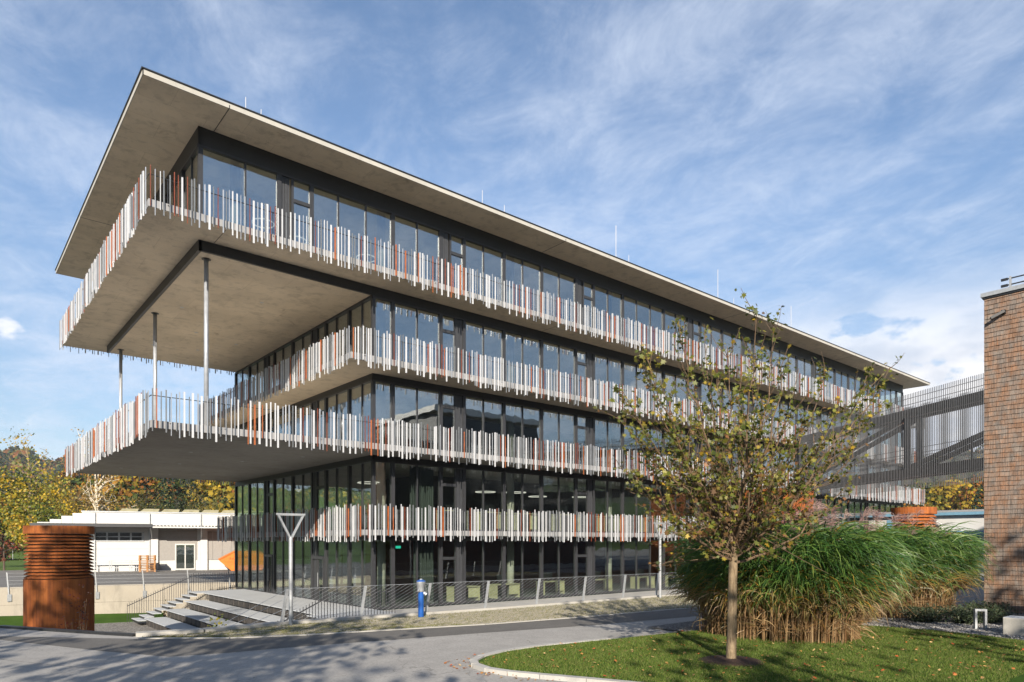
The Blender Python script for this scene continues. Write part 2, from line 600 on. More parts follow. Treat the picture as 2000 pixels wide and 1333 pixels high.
def big_mesh(name, V, F, mat, parent=None, colr=None, smooth=False):
    """V (n,3), F (m,k) of one face size, colr (m,3) one colour for each face"""
    me = bpy.data.meshes.new(name)
    V = np.ascontiguousarray(V, dtype=np.float32)
    F = np.ascontiguousarray(F, dtype=np.int32)
    m, k = F.shape
    me.vertices.add(len(V))
    me.vertices.foreach_set('co', V.ravel())
    me.loops.add(m * k)
    me.loops.foreach_set('vertex_index', F.ravel())
    me.polygons.add(m)
    me.polygons.foreach_set('loop_start', np.arange(0, m * k, k, dtype=np.int32))
    me.polygons.foreach_set('loop_total', np.full(m, k, dtype=np.int32))
    if colr is not None:
        at = me.color_attributes.new('col', 'FLOAT_COLOR', 'CORNER')
        cc = np.ones((m * k, 4), dtype=np.float32)
        cc[:, :3] = np.repeat(np.asarray(colr, dtype=np.float32), k, axis=0)
        at.data.foreach_set('color', cc.ravel())
    me.materials.append(mat)
    me.update(calc_edges=True)
    if smooth:
        me.shade_smooth()
    o = bpy.data.objects.new(name, me)
    return link(o, parent)
def sheet(name, poly, z, mat, kind='structure', parent=None, holes=()):
    """flat ground polygon; z a number or a function of x, y"""
    zf = z if callable(z) else (lambda x, y: z)
    rings = [list(poly)] + [list(h) for h in holes]
    tris = tessellate_polygon([[Vector((x, y, 0)) for x, y in r] for r in rings])
    pts = [p for r in rings for p in r]
    V = [(x, y, zf(x, y)) for x, y in pts]
    F = []
    for t in tris:
        a, b, c = (Vector((*pts[k], 0)) for k in t)
        F.append(tuple(t) if (b - a).cross(c - a).z > 0 else tuple(reversed(t)))
    me = bpy.data.meshes.new(name)
    me.from_pydata(V, [], F)
    me.materials.append(mat)
    o = bpy.data.objects.new(name, me)
    link(o, parent)
    if kind:
        o['kind'] = kind
    return o
def in_poly(px, py, poly):
    inside = np.zeros(len(px), bool)
    n = len(poly)
    for i in range(n):
        x0, y0 = poly[i]
        x1, y1 = poly[(i + 1) % n]
        cond = ((y0 > py) != (y1 > py)) & (px < (x1 - x0) * (py - y0) / (y1 - y0 + 1e-12) + x0)
        inside ^= cond
    return inside
def sample_poly(poly, n):
    P = np.array(poly)
    lo, hi = P.min(0), P.max(0)
    out = np.zeros((0, 2))
    while len(out) < n:
        q = lo + RS.rand(2 * n, 2) * (hi - lo)
        out = np.vstack([out, q[in_poly(q[:, 0], q[:, 1], poly)]])
    return out[:n]
def unit(v):
    return v / (np.linalg.norm(v, axis=-1, keepdims=True) + 1e-9)
def rand_unit(n):
    return unit(RS.randn(n, 3))

# ------------------------------------------------------------------ ground
KERB = [(3.65, 18.57), (5.13, 18.30), (7.17, 18.50), (9.49, 18.35), (11.9, 18.18), (14.0, 18.02), (18.64, 17.90), (24.3, 17.73), (34, 17.5), (80, 17.2)]
PIT_W = [(2.92, 19.79), (1.25, 22.78), (-5.0, 33.0), (-9.0, 42.0)]
street_poly = [(-400, -400), (400, -400), (400, 17.0), (80, 17.2)] + KERB[-2::-1] + PIT_W + [(-400, 42.0)]
street = sheet('street', street_poly, GL, M_ROAD)
WALL_A, WALL_B = (-9.0, 51.5), (14.6, 45.0)
yard = [(-400, 42.0), (-9.0, 42.0), WALL_A, (2.64, 48.3), WALL_B, (14.6, 44.9), (80, 44.9), (80, 17.2), (400, 17.0), (400, 78), (-400, 78)]
def yard_z(x, y):
    return GL if y < 44 else -2.66
sheet('yard', yard, yard_z, M_YARD)
pit = KERB + [(80, 45.2), (14.6, 45.2), (2.64, 48.5), (-9.0, 51.7)] + PIT_W[::-1]
sheet('gravel_court', pit, -4.62, M_GRAVEL)
# street side of the sunken court
b = B()
line = PIT_W[::-1] + KERB
for (xa, ya), (xb, yb) in zip(line[:-1], line[1:]):
    b.hexa([(xa, ya, -4.7), (xb, yb, -4.7), (xb, yb + .2, -4.7), (xa, ya + .2, -4.7), (xa, ya, GL - .01), (xb, yb, GL - .01), (xb, yb + .2, GL - .01), (xa, ya + .2, GL - .01)])
o = b.build('court_wall', M_CONC)
tag(o, 'low concrete wall dropping from the kerb into the sunken court', 'wall')
# kerb edging that carries the fence, stone by stone
kb = thing('kerb', 'pale concrete kerb edging along the foot of the cable fence', 'kerb', (10, 18.1, GL))
def strip_piece(name, mat, parent, a, c, w, z0, z1):
    (xa, ya), (xb, yb) = a, c
    d = Vector((xb - xa, yb - ya, 0)).normalized()
    n = Vector((-d.y, d.x, 0)) * w / 2
    e = d * 0.006
    return B().hexa([(xa + e.x - n.x, ya + e.y - n.y, z0), (xb - e.x - n.x, yb - e.y - n.y, z0), (xb - e.x + n.x, yb - e.y + n.y, z0), (xa + e.x + n.x, ya + e.y + n.y, z0),
                     (xa + e.x - n.x, ya + e.y - n.y, z1), (xb - e.x - n.x, yb - e.y - n.y, z1), (xb - e.x + n.x, yb - e.y + n.y, z1), (xa + e.x + n.x, ya + e.y + n.y, z1)]).build(name, mat, parent)
def walk(pts, step):
    out = []
    for (xa, ya), (xb, yb) in zip(pts[:-1], pts[1:]):
        L = math.hypot(xb - xa, yb - ya)
        n = max(1, round(L / step))
        for k in range(n):
            out.append(((xa + (xb - xa) * k / n, ya + (yb - ya) * k / n), (xa + (xb - xa) * (k + 1) / n, ya + (yb - ya) * (k + 1) / n)))
    return out
for a, c in walk(KERB[:-2], 2.0):
    strip_piece('kerb_stone', M_CONC_L, kb, a, c, 0.34, GL - .05, GL + .09)
for a, c in walk([(1.25, 22.78), (2.92, 19.79), (3.65, 18.57)], 1.0):
    strip_piece('kerb_stone', M_BLACK, kb, a, c, 0.16, GL - .05, GL + .06)
# darker asphalt band
EDGE = [(0.2, 21.6), (1.13, 20.69), (3.6, 18.05), (5.3, 16.73), (6.92, 16.07), (8.15, 15.78), (11.55, 14.95), (15.21, 14.47), (19.69, 14.1), (34, 13.4), (80, 11.5)]
DARK = [(0.6, 20.8), (1.09, 19.94), (2.62, 16.5), (3.51, 14.84), (4.62, 14.57), (6.21, 14.41), (8.29, 14.0), (10.58, 13.61), (13.63, 12.97), (17.37, 12.48), (32, 11.6), (80, 9.5)]
sheet('asphalt_band', [(p[0], p[1] - .03) for p in EDGE][::-1] + DARK, GL + .004, M_ROAD_D)
crack = [G(*q) for q in ((-60, 1283), (0, 1288), (90, 1298), (180, 1306), (250, 1312), (330, 1322), (420, 1332), (520, 1345))]
for (xa, ya), (xb, yb) in zip(crack[:-1], crack[1:]):
    jx, jy = random.uniform(.008, .016), random.uniform(.008, .016)
    sheet('road_crack', [(xa - .004, ya - jy), (xb + .004, yb - jy), (xb + .004, yb + jx * .4), (xa - .004, ya + jx * .4)], GL + .004, M_TYRE, None, street)
# mossy paved verge
VERGE = [(3.7, 18.25), (5.3, 16.80), (6.92, 16.14), (8.15, 15.85), (11.55, 15.02), (15.21, 14.54), (19.69, 14.17), (34, 13.5), (34, 17.3), (24.3, 17.53), (18.64, 17.70), (14.0, 17.82), (11.9, 17.98), (9.49, 18.15), (7.17, 18.30), (5.13, 18.10)]
verge = sheet('paved_verge', VERGE, GL + .006, M_MOSS)
vk = thing('verge_edging', 'flat light concrete edging strip between verge and asphalt', 'kerb', (8, 15.8, GL))
for a, c in walk(EDGE[2:-2], 1.5):
    strip_piece('kerb_stone', M_CONC_L, vk, a, c, 0.12, GL - .05, GL + .022)
P = []
for i in range(0, 110):
    for j in range(0, 40):
        x = 3.7 + i * 0.27 + (0.135 if j % 2 else 0)
        y = 13.6 + j * 0.125
        P.append((x, y))
P = np.array(P)
xs = np.clip(P[:, 0], None, 99)
keep = in_poly(P[:, 0] + .12, P[:, 1], VERGE) & in_poly(P[:, 0] - .12, P[:, 1], VERGE) & in_poly(P[:, 0], P[:, 1] + .06, VERGE) & in_poly(P[:, 0], P[:, 1] - .06, VERGE)
P = P[keep]
dd = P[:, 0] * C50 + P[:, 1] * S50
P = P[np.argsort(dd)]
M_PAVER = [m_plain('paver_a', (0.31, 0.28, 0.22), 0.9, 0, 0.2, 20), m_plain('paver_b', (0.25, 0.225, 0.17), 0.9, 0, 0.2, 20), m_plain('paver_c', (0.19, 0.18, 0.09), 0.9, 0, 0.3, 20)]
for x, y in P[:290]:
    cube('paver', random.choice(M_PAVER), verge, (x + random.uniform(-.01, .01), y + random.uniform(-.008, .008), GL + .005 + random.uniform(0, .012)), (.225, .09, .03), random.uniform(-.05, .05))
b = B()
for x, y in P[290:]:
    z = GL + .02 + random.uniform(0, .012)
    b.box(x - .11, x + .11, y - .045, y + .045, GL - .01, z)
o = b.build('far_pavers', M_PAVER[0], verge)
o['kind'] = 'stuff'
# ------------------------------------------------------------------ lawn island
LAWN = [(7.62, 10.01), (7.51, 9.52), (7.61, 9.07), (7.84, 8.53), (8.19, 7.79), (9.2, 5.6), (10.2, 3.0), (11.0, -2.0), (17.0, -2.0), (18.6, 3.6), (19.1, 5.2), (19.25, 6.3), (19.1, 7.6), (18.6, 8.4), (17.5, 9.6), (14.38, 10.25), (11.85, 10.55), (9.89, 10.80), (8.88, 10.75), (8.19, 10.54), (7.8, 10.28)]
lawn = sheet('lawn', LAWN, GL + .055, M_LAWN)
tip = [(11.85, 10.62), (9.89, 10.88), (8.82, 10.83), (8.10, 10.60), (7.68, 10.30), (7.50, 9.98), (7.42, 9.50), (7.52, 9.03), (7.76, 8.48), (8.11, 7.74), (9.1, 5.5)]
lk = thing('lawn_kerb', 'rounded stone kerb around the pointed end of the lawn', 'kerb', (7.6, 9.5, GL))
for a, c in walk(tip, 0.75):
    strip_piece('kerb_stone', M_CONC, lk, a, c, 0.15, GL - .05, GL + .075)
def blades(name, P2, z, hmin, hmax, wid, cols, parent=None, lean=0.5):
    n = len(P2)
    h = hmin + RS.rand(n) * (hmax - hmin)
    a = RS.rand(n) * 2 * np.pi
    dirx, diry = np.cos(a) * wid / 2, np.sin(a) * wid / 2
    base = np.column_stack([P2, np.full(n, z)])
    tipp = base + np.column_stack([RS.randn(n) * h * lean, RS.randn(n) * h * lean, h])
    V = np.stack([base - np.column_stack([dirx, diry, np.zeros(n)]), base + np.column_stack([dirx, diry, np.zeros(n)]), tipp], 1).reshape(-1, 3)
    F = np.arange(n * 3).reshape(-1, 3)
    cols = np.array(cols)
    c = cols[RS.randint(0, len(cols), n)] * (0.75 + 0.5 * RS.rand(n, 1))
    return big_mesh(name, V, F, M_GRASS, parent, c)
vis_lawn = [(7.6, 9.98), (7.55, 9.52), (7.65, 9.07), (7.88, 8.53), (8.23, 7.79), (9.2, 5.7), (10.2, 3.2), (18.4, 3.4), (19.0, 5.2), (19.2, 6.3), (19.0, 7.6), (18.5, 8.3), (17.4, 9.5), (14.3, 10.2), (11.8, 10.5), (9.85, 10.75), (8.88, 10.7), (8.25, 10.5)]
g = blades('lawn_grass', sample_poly(vis_lawn, 170000), GL + .05, .02, .055, .011, [(.105, .165, .026), (.125, .19, .03), (.08, .13, .02), (.16, .20, .045), (.20, .195, .065)])
tag(g, 'short mown green grass covering the lawn island', 'grass', kind='stuff')
g = blades('verge_grass', sample_poly([p for p in VERGE], 60000), GL + .01, .02, .05, .014, [(.13, .15, .03), (.18, .17, .05), (.10, .12, .03), (.22, .19, .08)])
tag(g, 'sparse yellow green grass growing in the verge paving joints', 'grass', kind='stuff')
def leaf_litter(name, P2, z, size, cols, label):
    n = len(P2)
    a = RS.rand(n) * 2 * np.pi
    s = size * (0.6 + 0.8 * RS.rand(n))
    ex = np.column_stack([np.cos(a), np.sin(a), RS.randn(n) * .25]) * s[:, None]
    ey = np.column_stack([-np.sin(a), np.cos(a), RS.randn(n) * .25]) * s[:, None] * .8
    c0 = np.column_stack([P2, z + .02 + RS.rand(n) * .025])
    V = np.stack([c0 - ex, c0 - ey * .9 + ex * .1, c0 + ex, c0 + ey * .9], 1).reshape(-1, 3)
    F = np.arange(n * 4).reshape(-1, 4)
    cols = np.array(cols)
    c = cols[RS.randint(0, len(cols), n)] * (0.7 + 0.6 * RS.rand(n, 1))
    o = big_mesh(name, V, F, M_LITTER, None, c)
    tag(o, label, 'leaves', kind='stuff')
LIT = [(.42, .20, .06), (.36, .13, .04), (.50, .30, .10), (.30, .17, .08), (.55, .36, .16), (.40, .09, .03)]
leaf_litter('fallen_leaves', sample_poly(vis_lawn, 900), GL + .07, .028, LIT, 'brown and orange fallen leaves scattered over the lawn')
leaf_litter('road_leaves', sample_poly([(7.0, 9.6), (7.3, 10.7), (8.3, 11.2), (8.9, 10.9), (7.6, 10.35), (7.4, 9.5), (7.9, 8.0), (7.4, 8.4)], 110), GL - .015, .03, LIT, 'dry leaves gathered along the outside of the lawn kerb')
# mulch ring
bm = B().lathe(11.4, 7.18, [(0.62, GL + .05), (0.5, GL + .085), (0.2, GL + .11), (0.0, GL + .115)], 20)
o = bm.build('mulch_ring', M_MULCH)
tag(o, 'dark bark mulch disc around the foot of the young tree', 'mulch')
# gravel bed beside the lawn
bed = [(17.6, 9.7), (18.7, 8.5), (19.25, 7.6), (19.4, 6.3), (19.2, 5.1), (18.7, 3.5), (17.1, -2.0), (26.4, -2.0), (26.4, 10.5), (24, 11.8), (14.4, 11.6), (14.4, 10.4)]
sheet('gravel_bed', bed, GL + .03, M_GRAVEL2)
pp = sample_poly([(17.8, 9.3), (18.75, 8.5), (19.3, 7.6), (19.45, 6.3), (19.3, 5.1), (18.8, 3.6), (21.5, 3.8), (22.2, 7.5), (20, 9.5)], 5200)
n = len(pp)
oct_ = np.array([(1, 0, 0), (-1, 0, 0), (0, 1, 0), (0, -1, 0), (0, 0, .6), (0, 0, -.6)])
octf = np.array([(0, 2, 4), (2, 1, 4), (1, 3, 4), (3, 0, 4), (2, 0, 5), (1, 2, 5), (3, 1, 5), (0, 3, 5)])
sc = (.012 + .028 * RS.rand(n, 1, 1))
an = RS.rand(n) * 6.28
rot = np.stack([np.stack([np.cos(an), -np.sin(an), 0 * an], 1), np.stack([np.sin(an), np.cos(an), 0 * an], 1), np.stack([0 * an, 0 * an, 1 + 0 * an], 1)], 1)
V = np.einsum('nij,kj->nki', rot, oct_) * sc * (1 + .5 * RS.rand(n, 1, 3)) + np.column_stack([pp, np.full(n, GL + .04)])[:, None, :]
F = (octf[None] + (np.arange(n) * 6)[:, None, None]).reshape(-1, 3)
g0 = (.12 + .24 * RS.rand(n, 1)) * np.array([[1, .96, .92]])
o = big_mesh('loose_gravel', V.reshape(-1, 3), F, M_LITTER, None, np.repeat(g0, 8, axis=0))
tag(o, 'grey crushed stone lying between the lawn and the reeds', 'gravel', kind='stuff')

# ------------------------------------------------------------------ hills and far woods
def hill_h(a, r):
    """height of the ground at bearing a (degrees from x) and distance r, above eye level"""
    ss = lambda e0, e1, x: (lambda t: t * t * (3 - 2 * t))(np.clip((x - e0) / (e1 - e0), 0, 1))
    left = ss(58, 70, a) * (1 - ss(79.5, 85, a))
    right = ss(33, 25, a) * ss(-30, -5, a)
    h1 = 4 + 30 * left + 15 * right + 3 * np.sin(a * .9 + 1) + 2.5 * np.sin(a * 2.3)
    near = h1 * ss(120, 360, r)
    h2 = 76 + 14 * np.sin(a * .13 + 1.6) + 7 * np.sin(a * .45) + 3 * np.sin(a * 1.4)
    far = h2 * ss(480, 960, r)
    return -2.9 + near + far
rr = np.array([135, 150, 170, 195, 220, 250, 285, 320, 360, 420, 500, 580, 660, 740, 820, 900, 980, 1100.])
aa = np.linspace(-180, 180, 241)
A, RR = np.meshgrid(aa, rr, indexing='ij')
H = hill_h(A, RR)
V = np.stack([RR * np.cos(np.radians(A)), RR * np.sin(np.radians(A)), H], -1).reshape(-1, 3)
na, nr = len(aa), len(rr)
idx = np.arange(na * nr).reshape(na, nr)
F = np.stack([idx[:-1, :-1], idx[:-1, 1:], idx[1:, 1:], idx[1:, :-1]], -1).reshape(-1, 4)[:, ::-1]
hills = big_mesh('hills', V, F, M_HILL, smooth=True)
hills['kind'] = 'structure'
sheet('meadow', [(500 * math.cos(t), 500 * math.sin(t)) for t in np.linspace(0, 6.2, 30)], -3.0, M_HILL, holes=[[(-40, 10), (-40, 77.5), (90, 77.5), (90, 10)]])

def wood(name, spots, label, nclump, size):
    """many small trees told apart only as a mass: each a crown of tilted leaf clumps"""
    n = len(spots)
    base = spots[:, :3]
    hgt = spots[:, 3]
    coni = spots[:, 4] > .5
    K = nclump
    t = RS.rand(n, K)
    th = RS.rand(n, K) * 2 * np.pi
    prof = np.where(coni[:, None], (1 - t) * .30 + .02, .42 * np.sqrt(np.clip(1 - (2 * t - 1) ** 2, 0, 1)) + .03)
    rad = prof * hgt[:, None] * (0.72 + .35 * RS.rand(n, K))
    zz = np.where(coni[:, None], .05 + .95 * t, .12 + .88 * t) * hgt[:, None]
    ctr = base[:, None, :] + np.stack([rad * np.cos(th), rad * np.sin(th), zz], -1)
    out = unit(np.stack([np.cos(th), np.sin(th), (t - .35) * 1.6], -1) + .55 * RS.randn(n, K, 3))
    e1 = unit(np.cross(out, rand_unit(n * K).reshape(n, K, 3)))
    e2 = np.cross(out, e1)
    s = size * hgt[:, None, None] * (.6 + .8 * RS.rand(n, K, 1)) * np.where(coni[:, None, None], .75, 1)
    V = np.stack([ctr - e1 * s, ctr - e2 * s * .9, ctr + e1 * s, ctr + e2 * s * .9], 2).reshape(-1, 3)
    F = np.arange(n * K * 4).reshape(-1, 4)
    pal = np.array([(.060, .080, .018), (.075, .092, .020), (.11, .11, .020), (.19, .135, .018), (.22, .105, .018), (.17, .066, .016), (.050, .066, .018), (.26, .18, .020)])
    con = np.array([(.016, .030, .016), (.020, .036, .018), (.024, .040, .018)])
    tc = np.where(coni[:, None], con[RS.randint(0, 3, n)], pal[RS.randint(0, len(pal), n)])
    c = tc[:, None, :] * (.5 + 1.0 * RS.rand(n, K, 1))
    o = big_mesh(name, V, F, M_FAR, None, c.reshape(-1, 3))
    return tag(o, label, 'woodland', kind='stuff')
def wood_spots(a0, a1, r0, r1, n, h0, h1, pc, skip=None):
    a = a0 + RS.rand(n) * (a1 - a0)
    r = np.sqrt(r0 ** 2 + RS.rand(n) * (r1 ** 2 - r0 ** 2))
    if skip is not None:
        k = ~skip(a, r)
        a, r = a[k], r[k]
    z = hill_h(a, r)
    m = len(a)
    return np.column_stack([r * np.cos(np.radians(a)), r * np.sin(np.radians(a)), z - .5, h0 + RS.rand(m) * (h1 - h0), (RS.rand(m) < pc).astype(float)])
wood('hillside_wood', np.vstack([wood_spots(68, 90, 165, 390, 1300, 9, 15, .30)]), 'mixed autumn wood covering the hill behind the white works building', 220, .036)
wood('far_ridge_wood', wood_spots(62, 95, 560, 980, 2600, 11, 18, .55), 'bluish conifer ridge far off behind the left hill', 26, .13)
wood('valley_wood', wood_spots(11, 24, 205, 400, 760, 8, 14, .18, lambda a, r: (a < 16.6) & (r > 250) & (r < 345)), 'rusty autumn wood on the slope below the footbridge', 260, .034)
wood('valley_ridge_wood', wood_spots(6, 30, 480, 980, 2200, 10, 16, .5), 'dark blue ridge of conifers beyond the green meadow', 26, .13)

# ------------------------------------------------------------------ office building
XA, XT, XE = 14.6, 7.42, 72.9           # lower block, top block, far end
YF, YB = 26.9, 44.9                     # long glass front, rear
off = thing('office_building', 'five storey glass office block with stacked concrete balconies and striped slat railings', 'office building', (XA, YF, -3.0))
M_EDGE = m_plain('slab_edge_grey', (0.27, 0.27, 0.275), 0.6, 0, 0.12, 3)
roof = bx('roof_slab', M_SOFFIT, off, 5.16, 74.7, 25.06, 46.9, 15.40, 15.56)
bx('roof_edge', M_CONC_L, roof, 5.13, 74.73, 25.03, 25.06, 15.395, 15.575)
bx('roof_edge', M_CONC_L, roof, 5.13, 5.16, 25.03, 46.93, 15.395, 15.575)
bx('roof_edge', M_CONC_L, roof, 74.70, 74.73, 25.06, 46.93, 15.395, 15.575)
bx('roof_cap', M_BLACK, roof, 5.09, 74.77, 24.99, 46.97, 15.578, 15.615)
for xj in (7.9, 24.6, 41.5, 58.2):
    bx('expansion_joint', M_BLACK, roof, xj - .012, xj + .012, 25.02, YF - .06, 15.392, 15.5)
bx('expansion_joint', M_BLACK, roof, 5.12, XT - .1, 38.0 - .012, 38.0 + .012, 15.392, 15.5)
for px, y0, h in ((289, 26.0, .50), (480, 25.6, .75), (510, 25.4, .40), (942, 25.6, .95), (985, 25.4, .55), (1203, 26.2, 2.5), (1228, 25.4, .6), (1402, 26.2, 2.6), (1433, 25.4, .6), (1545, 26.2, 2.3), (1578, 25.4, .6)):
    X = on_y(px, y0)
    B().tube([(X, y0, 15.62), (X, y0, 15.64 + h)], .02 if h > 1 else .014, 6).build('lightning_rod', M_WHITE, roof)
M_PAVE = m_concrete('bounce_pale', (0.62, 0.57, 0.49), .06, .1)  # pale tone chosen to throw sunlight up to the soffit
L1 = bx('balcony_slab', M_CONC, off, 13.6, 46.0, 25.9, 45.2, .26, .49)
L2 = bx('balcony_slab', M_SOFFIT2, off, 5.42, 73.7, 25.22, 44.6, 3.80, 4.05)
L3 = bx('balcony_slab', M_SOFFIT, off, 12.72, 73.6, 25.22, 46.2, 7.38, 7.64)
L4 = bx('balcony_slab', M_SOFFIT, off, 5.37, 73.9, 25.27, 46.4, 11.20, 11.45)
for L, (x0, x1, y0, y1, z0, z1) in ((L1, (13.6, 46.0, 25.9, 45.2, .26, .49)), (L2, (5.42, 73.7, 25.22, 44.6, 3.80, 4.05)), (L3, (12.72, 73.6, 25.22, 46.2, 7.38, 7.64)), (L4, (5.37, 73.9, 25.27, 46.4, 11.20, 11.45))):
    bx('slab_edge', M_EDGE, L, x0 - .02, x1 + .02, y0 - .02, y0, z0 + .012, z1 + .01)
    bx('slab_edge', M_EDGE, L, x0 - .02, x0, y0, y1 + .02, z0 + .012, z1 + .01)
    bx('slab_edge', M_EDGE, L, x1, x1 + .02, y0, y1 + .02, z0 + .012, z1 + .01)
    if L is not L1:
        for xj in (7.9, 24.6, 41.5, 58.2):
            if xj > x0:
                bx('expansion_joint', M_BLACK, L, xj - .01, xj + .01, y0 + .01, YF - .08, z0 - .004, z0 + .05)
bx('soffit_block', M_SOFFIT, off, XT + .06, XA, YF + .06, YB - .06, 10.83, 11.19)
bx('soffit_beam', M_BLACK, off, XT - .04, XA + .2, YF - .06, YF + .055, 10.81, 11.195)
bx('soffit_beam', M_BLACK, off, XT - .06, XT + .055, YF - .06, YB, 10.81, 11.194)
for x, y in ((8.6, 34), (10.2, 37.6), (11.2, 41), (9, 41.5), (12.5, 38.5), (11.2, 31)):
    B().lathe(x, y, [(.09, 10.822), (.09, 10.84)], 12).build('downlight', M_WHITE, off)
for x, y in ((7.2, 40), (9, 36), (8.2, 31), (11.5, 41), (11, 33), (12.5, 29.5), (10, 42)):
    B().lathe(x, y, [(.08, 3.792), (.08, 3.81)], 12).build('downlight', M_WHITE, L2)
bx('bounce_sheet', M_PAVE, L2, 5.46, XA - .1, 25.3, 44.5, 4.052, 4.07)  # unseen sheet added over the terrace slab to brighten the soffit above
# ground floor plate and apron
bx('floor_slab', M_CARPET, off, XA, XE, YF + .02, YB, -3.3, -3.0)
bx('apron', M_CONC, off, 14.2, XE, 24.5, YF + .02, -3.45, -3.06)
bx('apron_edge', M_CONC_L, off, 14.2, XE, 24.2, 24.495, -3.45, -3.03)
# dark bands above and below the glass of each storey: (floor, head, soffit, first x)
LEV = [(-3.0, .12, .255, XA), (.495, 3.58, 3.795, XA), (4.055, 7.12, 7.375, XA), (7.645, 10.78, 11.195, XA), (11.455, 14.72, 15.395, XT)]
segs = [('P', 7.42, [9.08], 10.4), ('U', 10.4, 11.76), ('P', 11.76, [12.95, 14.24], 15.57), ('P', 15.57, [16.85], 18.15), ('U', 18.15, 19.5),
        ('P', 19.5, [20.7], 22.0), ('P', 22.0, [23.27], 24.6), ('P', 24.6, [25.9], 27.2), ('U', 27.2, 28.62), ('P', 28.62, [29.83], 31.13),
        ('P', 31.13, [32.42, 33.73], 35.05), ('P', 35.05, [36.3], 37.6)]
x = 37.6
for kind in 'U22U232U222U232U2222':
    if x > 71:
        break
    if kind == 'U':
        segs.append(('U', x, x + 1.36))
        x += 1.36
    else:
        n = int(kind)
        segs.append(('P', x, [x + 1.29 * k for k in range(1, n)], x + 1.29 * n))
        x += 1.29 * n
segs.append(('P', x, [x + 1.3 * k for k in range(1, int((XE - x) / 1.3) + 1) if x + 1.3 * k < XE - .5], XE))
YS = [('P', 26.9, [27.87], 29.12), ('P', 29.12, [30.45], 31.6), ('U', 31.6, 33.2), ('P', 33.2, [34.42], 35.72), ('P', 35.72, [37.1], 38.35), ('U', 38.35, 39.8), ('P', 39.8, [41.1], 42.4), ('P', 42.4, [43.7], 44.9)]
def front(axis, c, a0, a1, z0, z1, name, mat, d0, d1):
    """box standing on the facade plane; d0, d1 outward offsets"""
    if axis == 'y':
        return cube(name, mat, off, ((a0 + a1) / 2, c - (d0 + d1) / 2, (z0 + z1) / 2), (a1 - a0, abs(d1 - d0), z1 - z0))
    return cube(name, mat, off, (c - (d0 + d1) / 2, (a0 + a1) / 2, (z0 + z1) / 2), (abs(d1 - d0), a1 - a0, z1 - z0))
def facade(axis, c, lo, segl, lev):
    z0, z1, zs, _ = LEV[lev]
    gm = M_GLASS_LOW if lev < 2 else M_GLASS
    hi = segl[-1][-1]
    front(axis, c, lo - .07, hi, z1, zs, 'head_band', M_BLACK, -.10, .07)
    front(axis, c, lo - .05, hi, z1 - .07, z1, 'head_rail', M_GREY, -.06, .10)
    front(axis, c, lo, hi, z0, z0 + .09, 'sill_rail', M_GREY, -.06, .06)
    for s in segl:
        a, e = s[1], s[-1]
        if e <= lo + .05:
            continue
        a = max(a, lo)
        if s[0] == 'P':
            cuts = [a] + [m for m in s[2] if m > a + .25] + [e]
            for k in range(len(cuts) - 1):
                front(axis, c, cuts[k] + .03, cuts[k + 1] - .03, z0 + .09, z1 - .07, 'pane', gm, -.015, .015)
            for m in cuts[1:-1]:
                front(axis, c, m - .032, m + .032, z0 + .09, z1 - .07, 'mullion', M_GREY, -.07, .05)
            front(axis, c, e - .085, e + .085, z0 + .09, z1, 'mullion', M_GREY, -.07, .085)
        else:
            w = .62 * (e - a) if lev >= 2 else .66 * (e - a)
            p0, p1 = (a, a + w) if lev < 4 else (e - w, e)
            q0, q1 = (p1, e) if lev < 4 else (a, p0)
            tz = z0 + (2.2 if lev < 2 else 2.35)
            front(axis, c, p0 + .08, p1 - .05, z0 + .09, tz - .07, 'pane', gm, -.02, .01)
            front(axis, c, p0 + .08, p1 - .05, tz + .07, z1 - .07, 'pane', gm, -.02, .01)
            front(axis, c, p0 + .06, p1, tz - .07, tz + .07, 'transom', M_GREY, -.06, .06)
            front(axis, c, p1 - .05 if lev < 4 else p0 - .02, p1 + .02 if lev < 4 else p0 + .08, z0 + .09, z1 - .07, 'mullion', M_GREY, -.06, .065)
            n = 4
            for k in range(n):
                u0 = q0 + .02 + (q1 - q0 - .1) * k / n
                u1 = q0 + .02 + (q1 - q0 - .1) * (k + 1) / n
                front(axis, c, u0 + .006, u1 - .006, z0 + .09, z1 - .07, 'panel', M_PANEL, -.05, .03 if k % 2 else .04)
            front(axis, c, e - .08, e + .08, z0 + .09, z1, 'mullion', M_GREY, -.07, .085)
    if lev < 2 and axis == 'x':
        pass
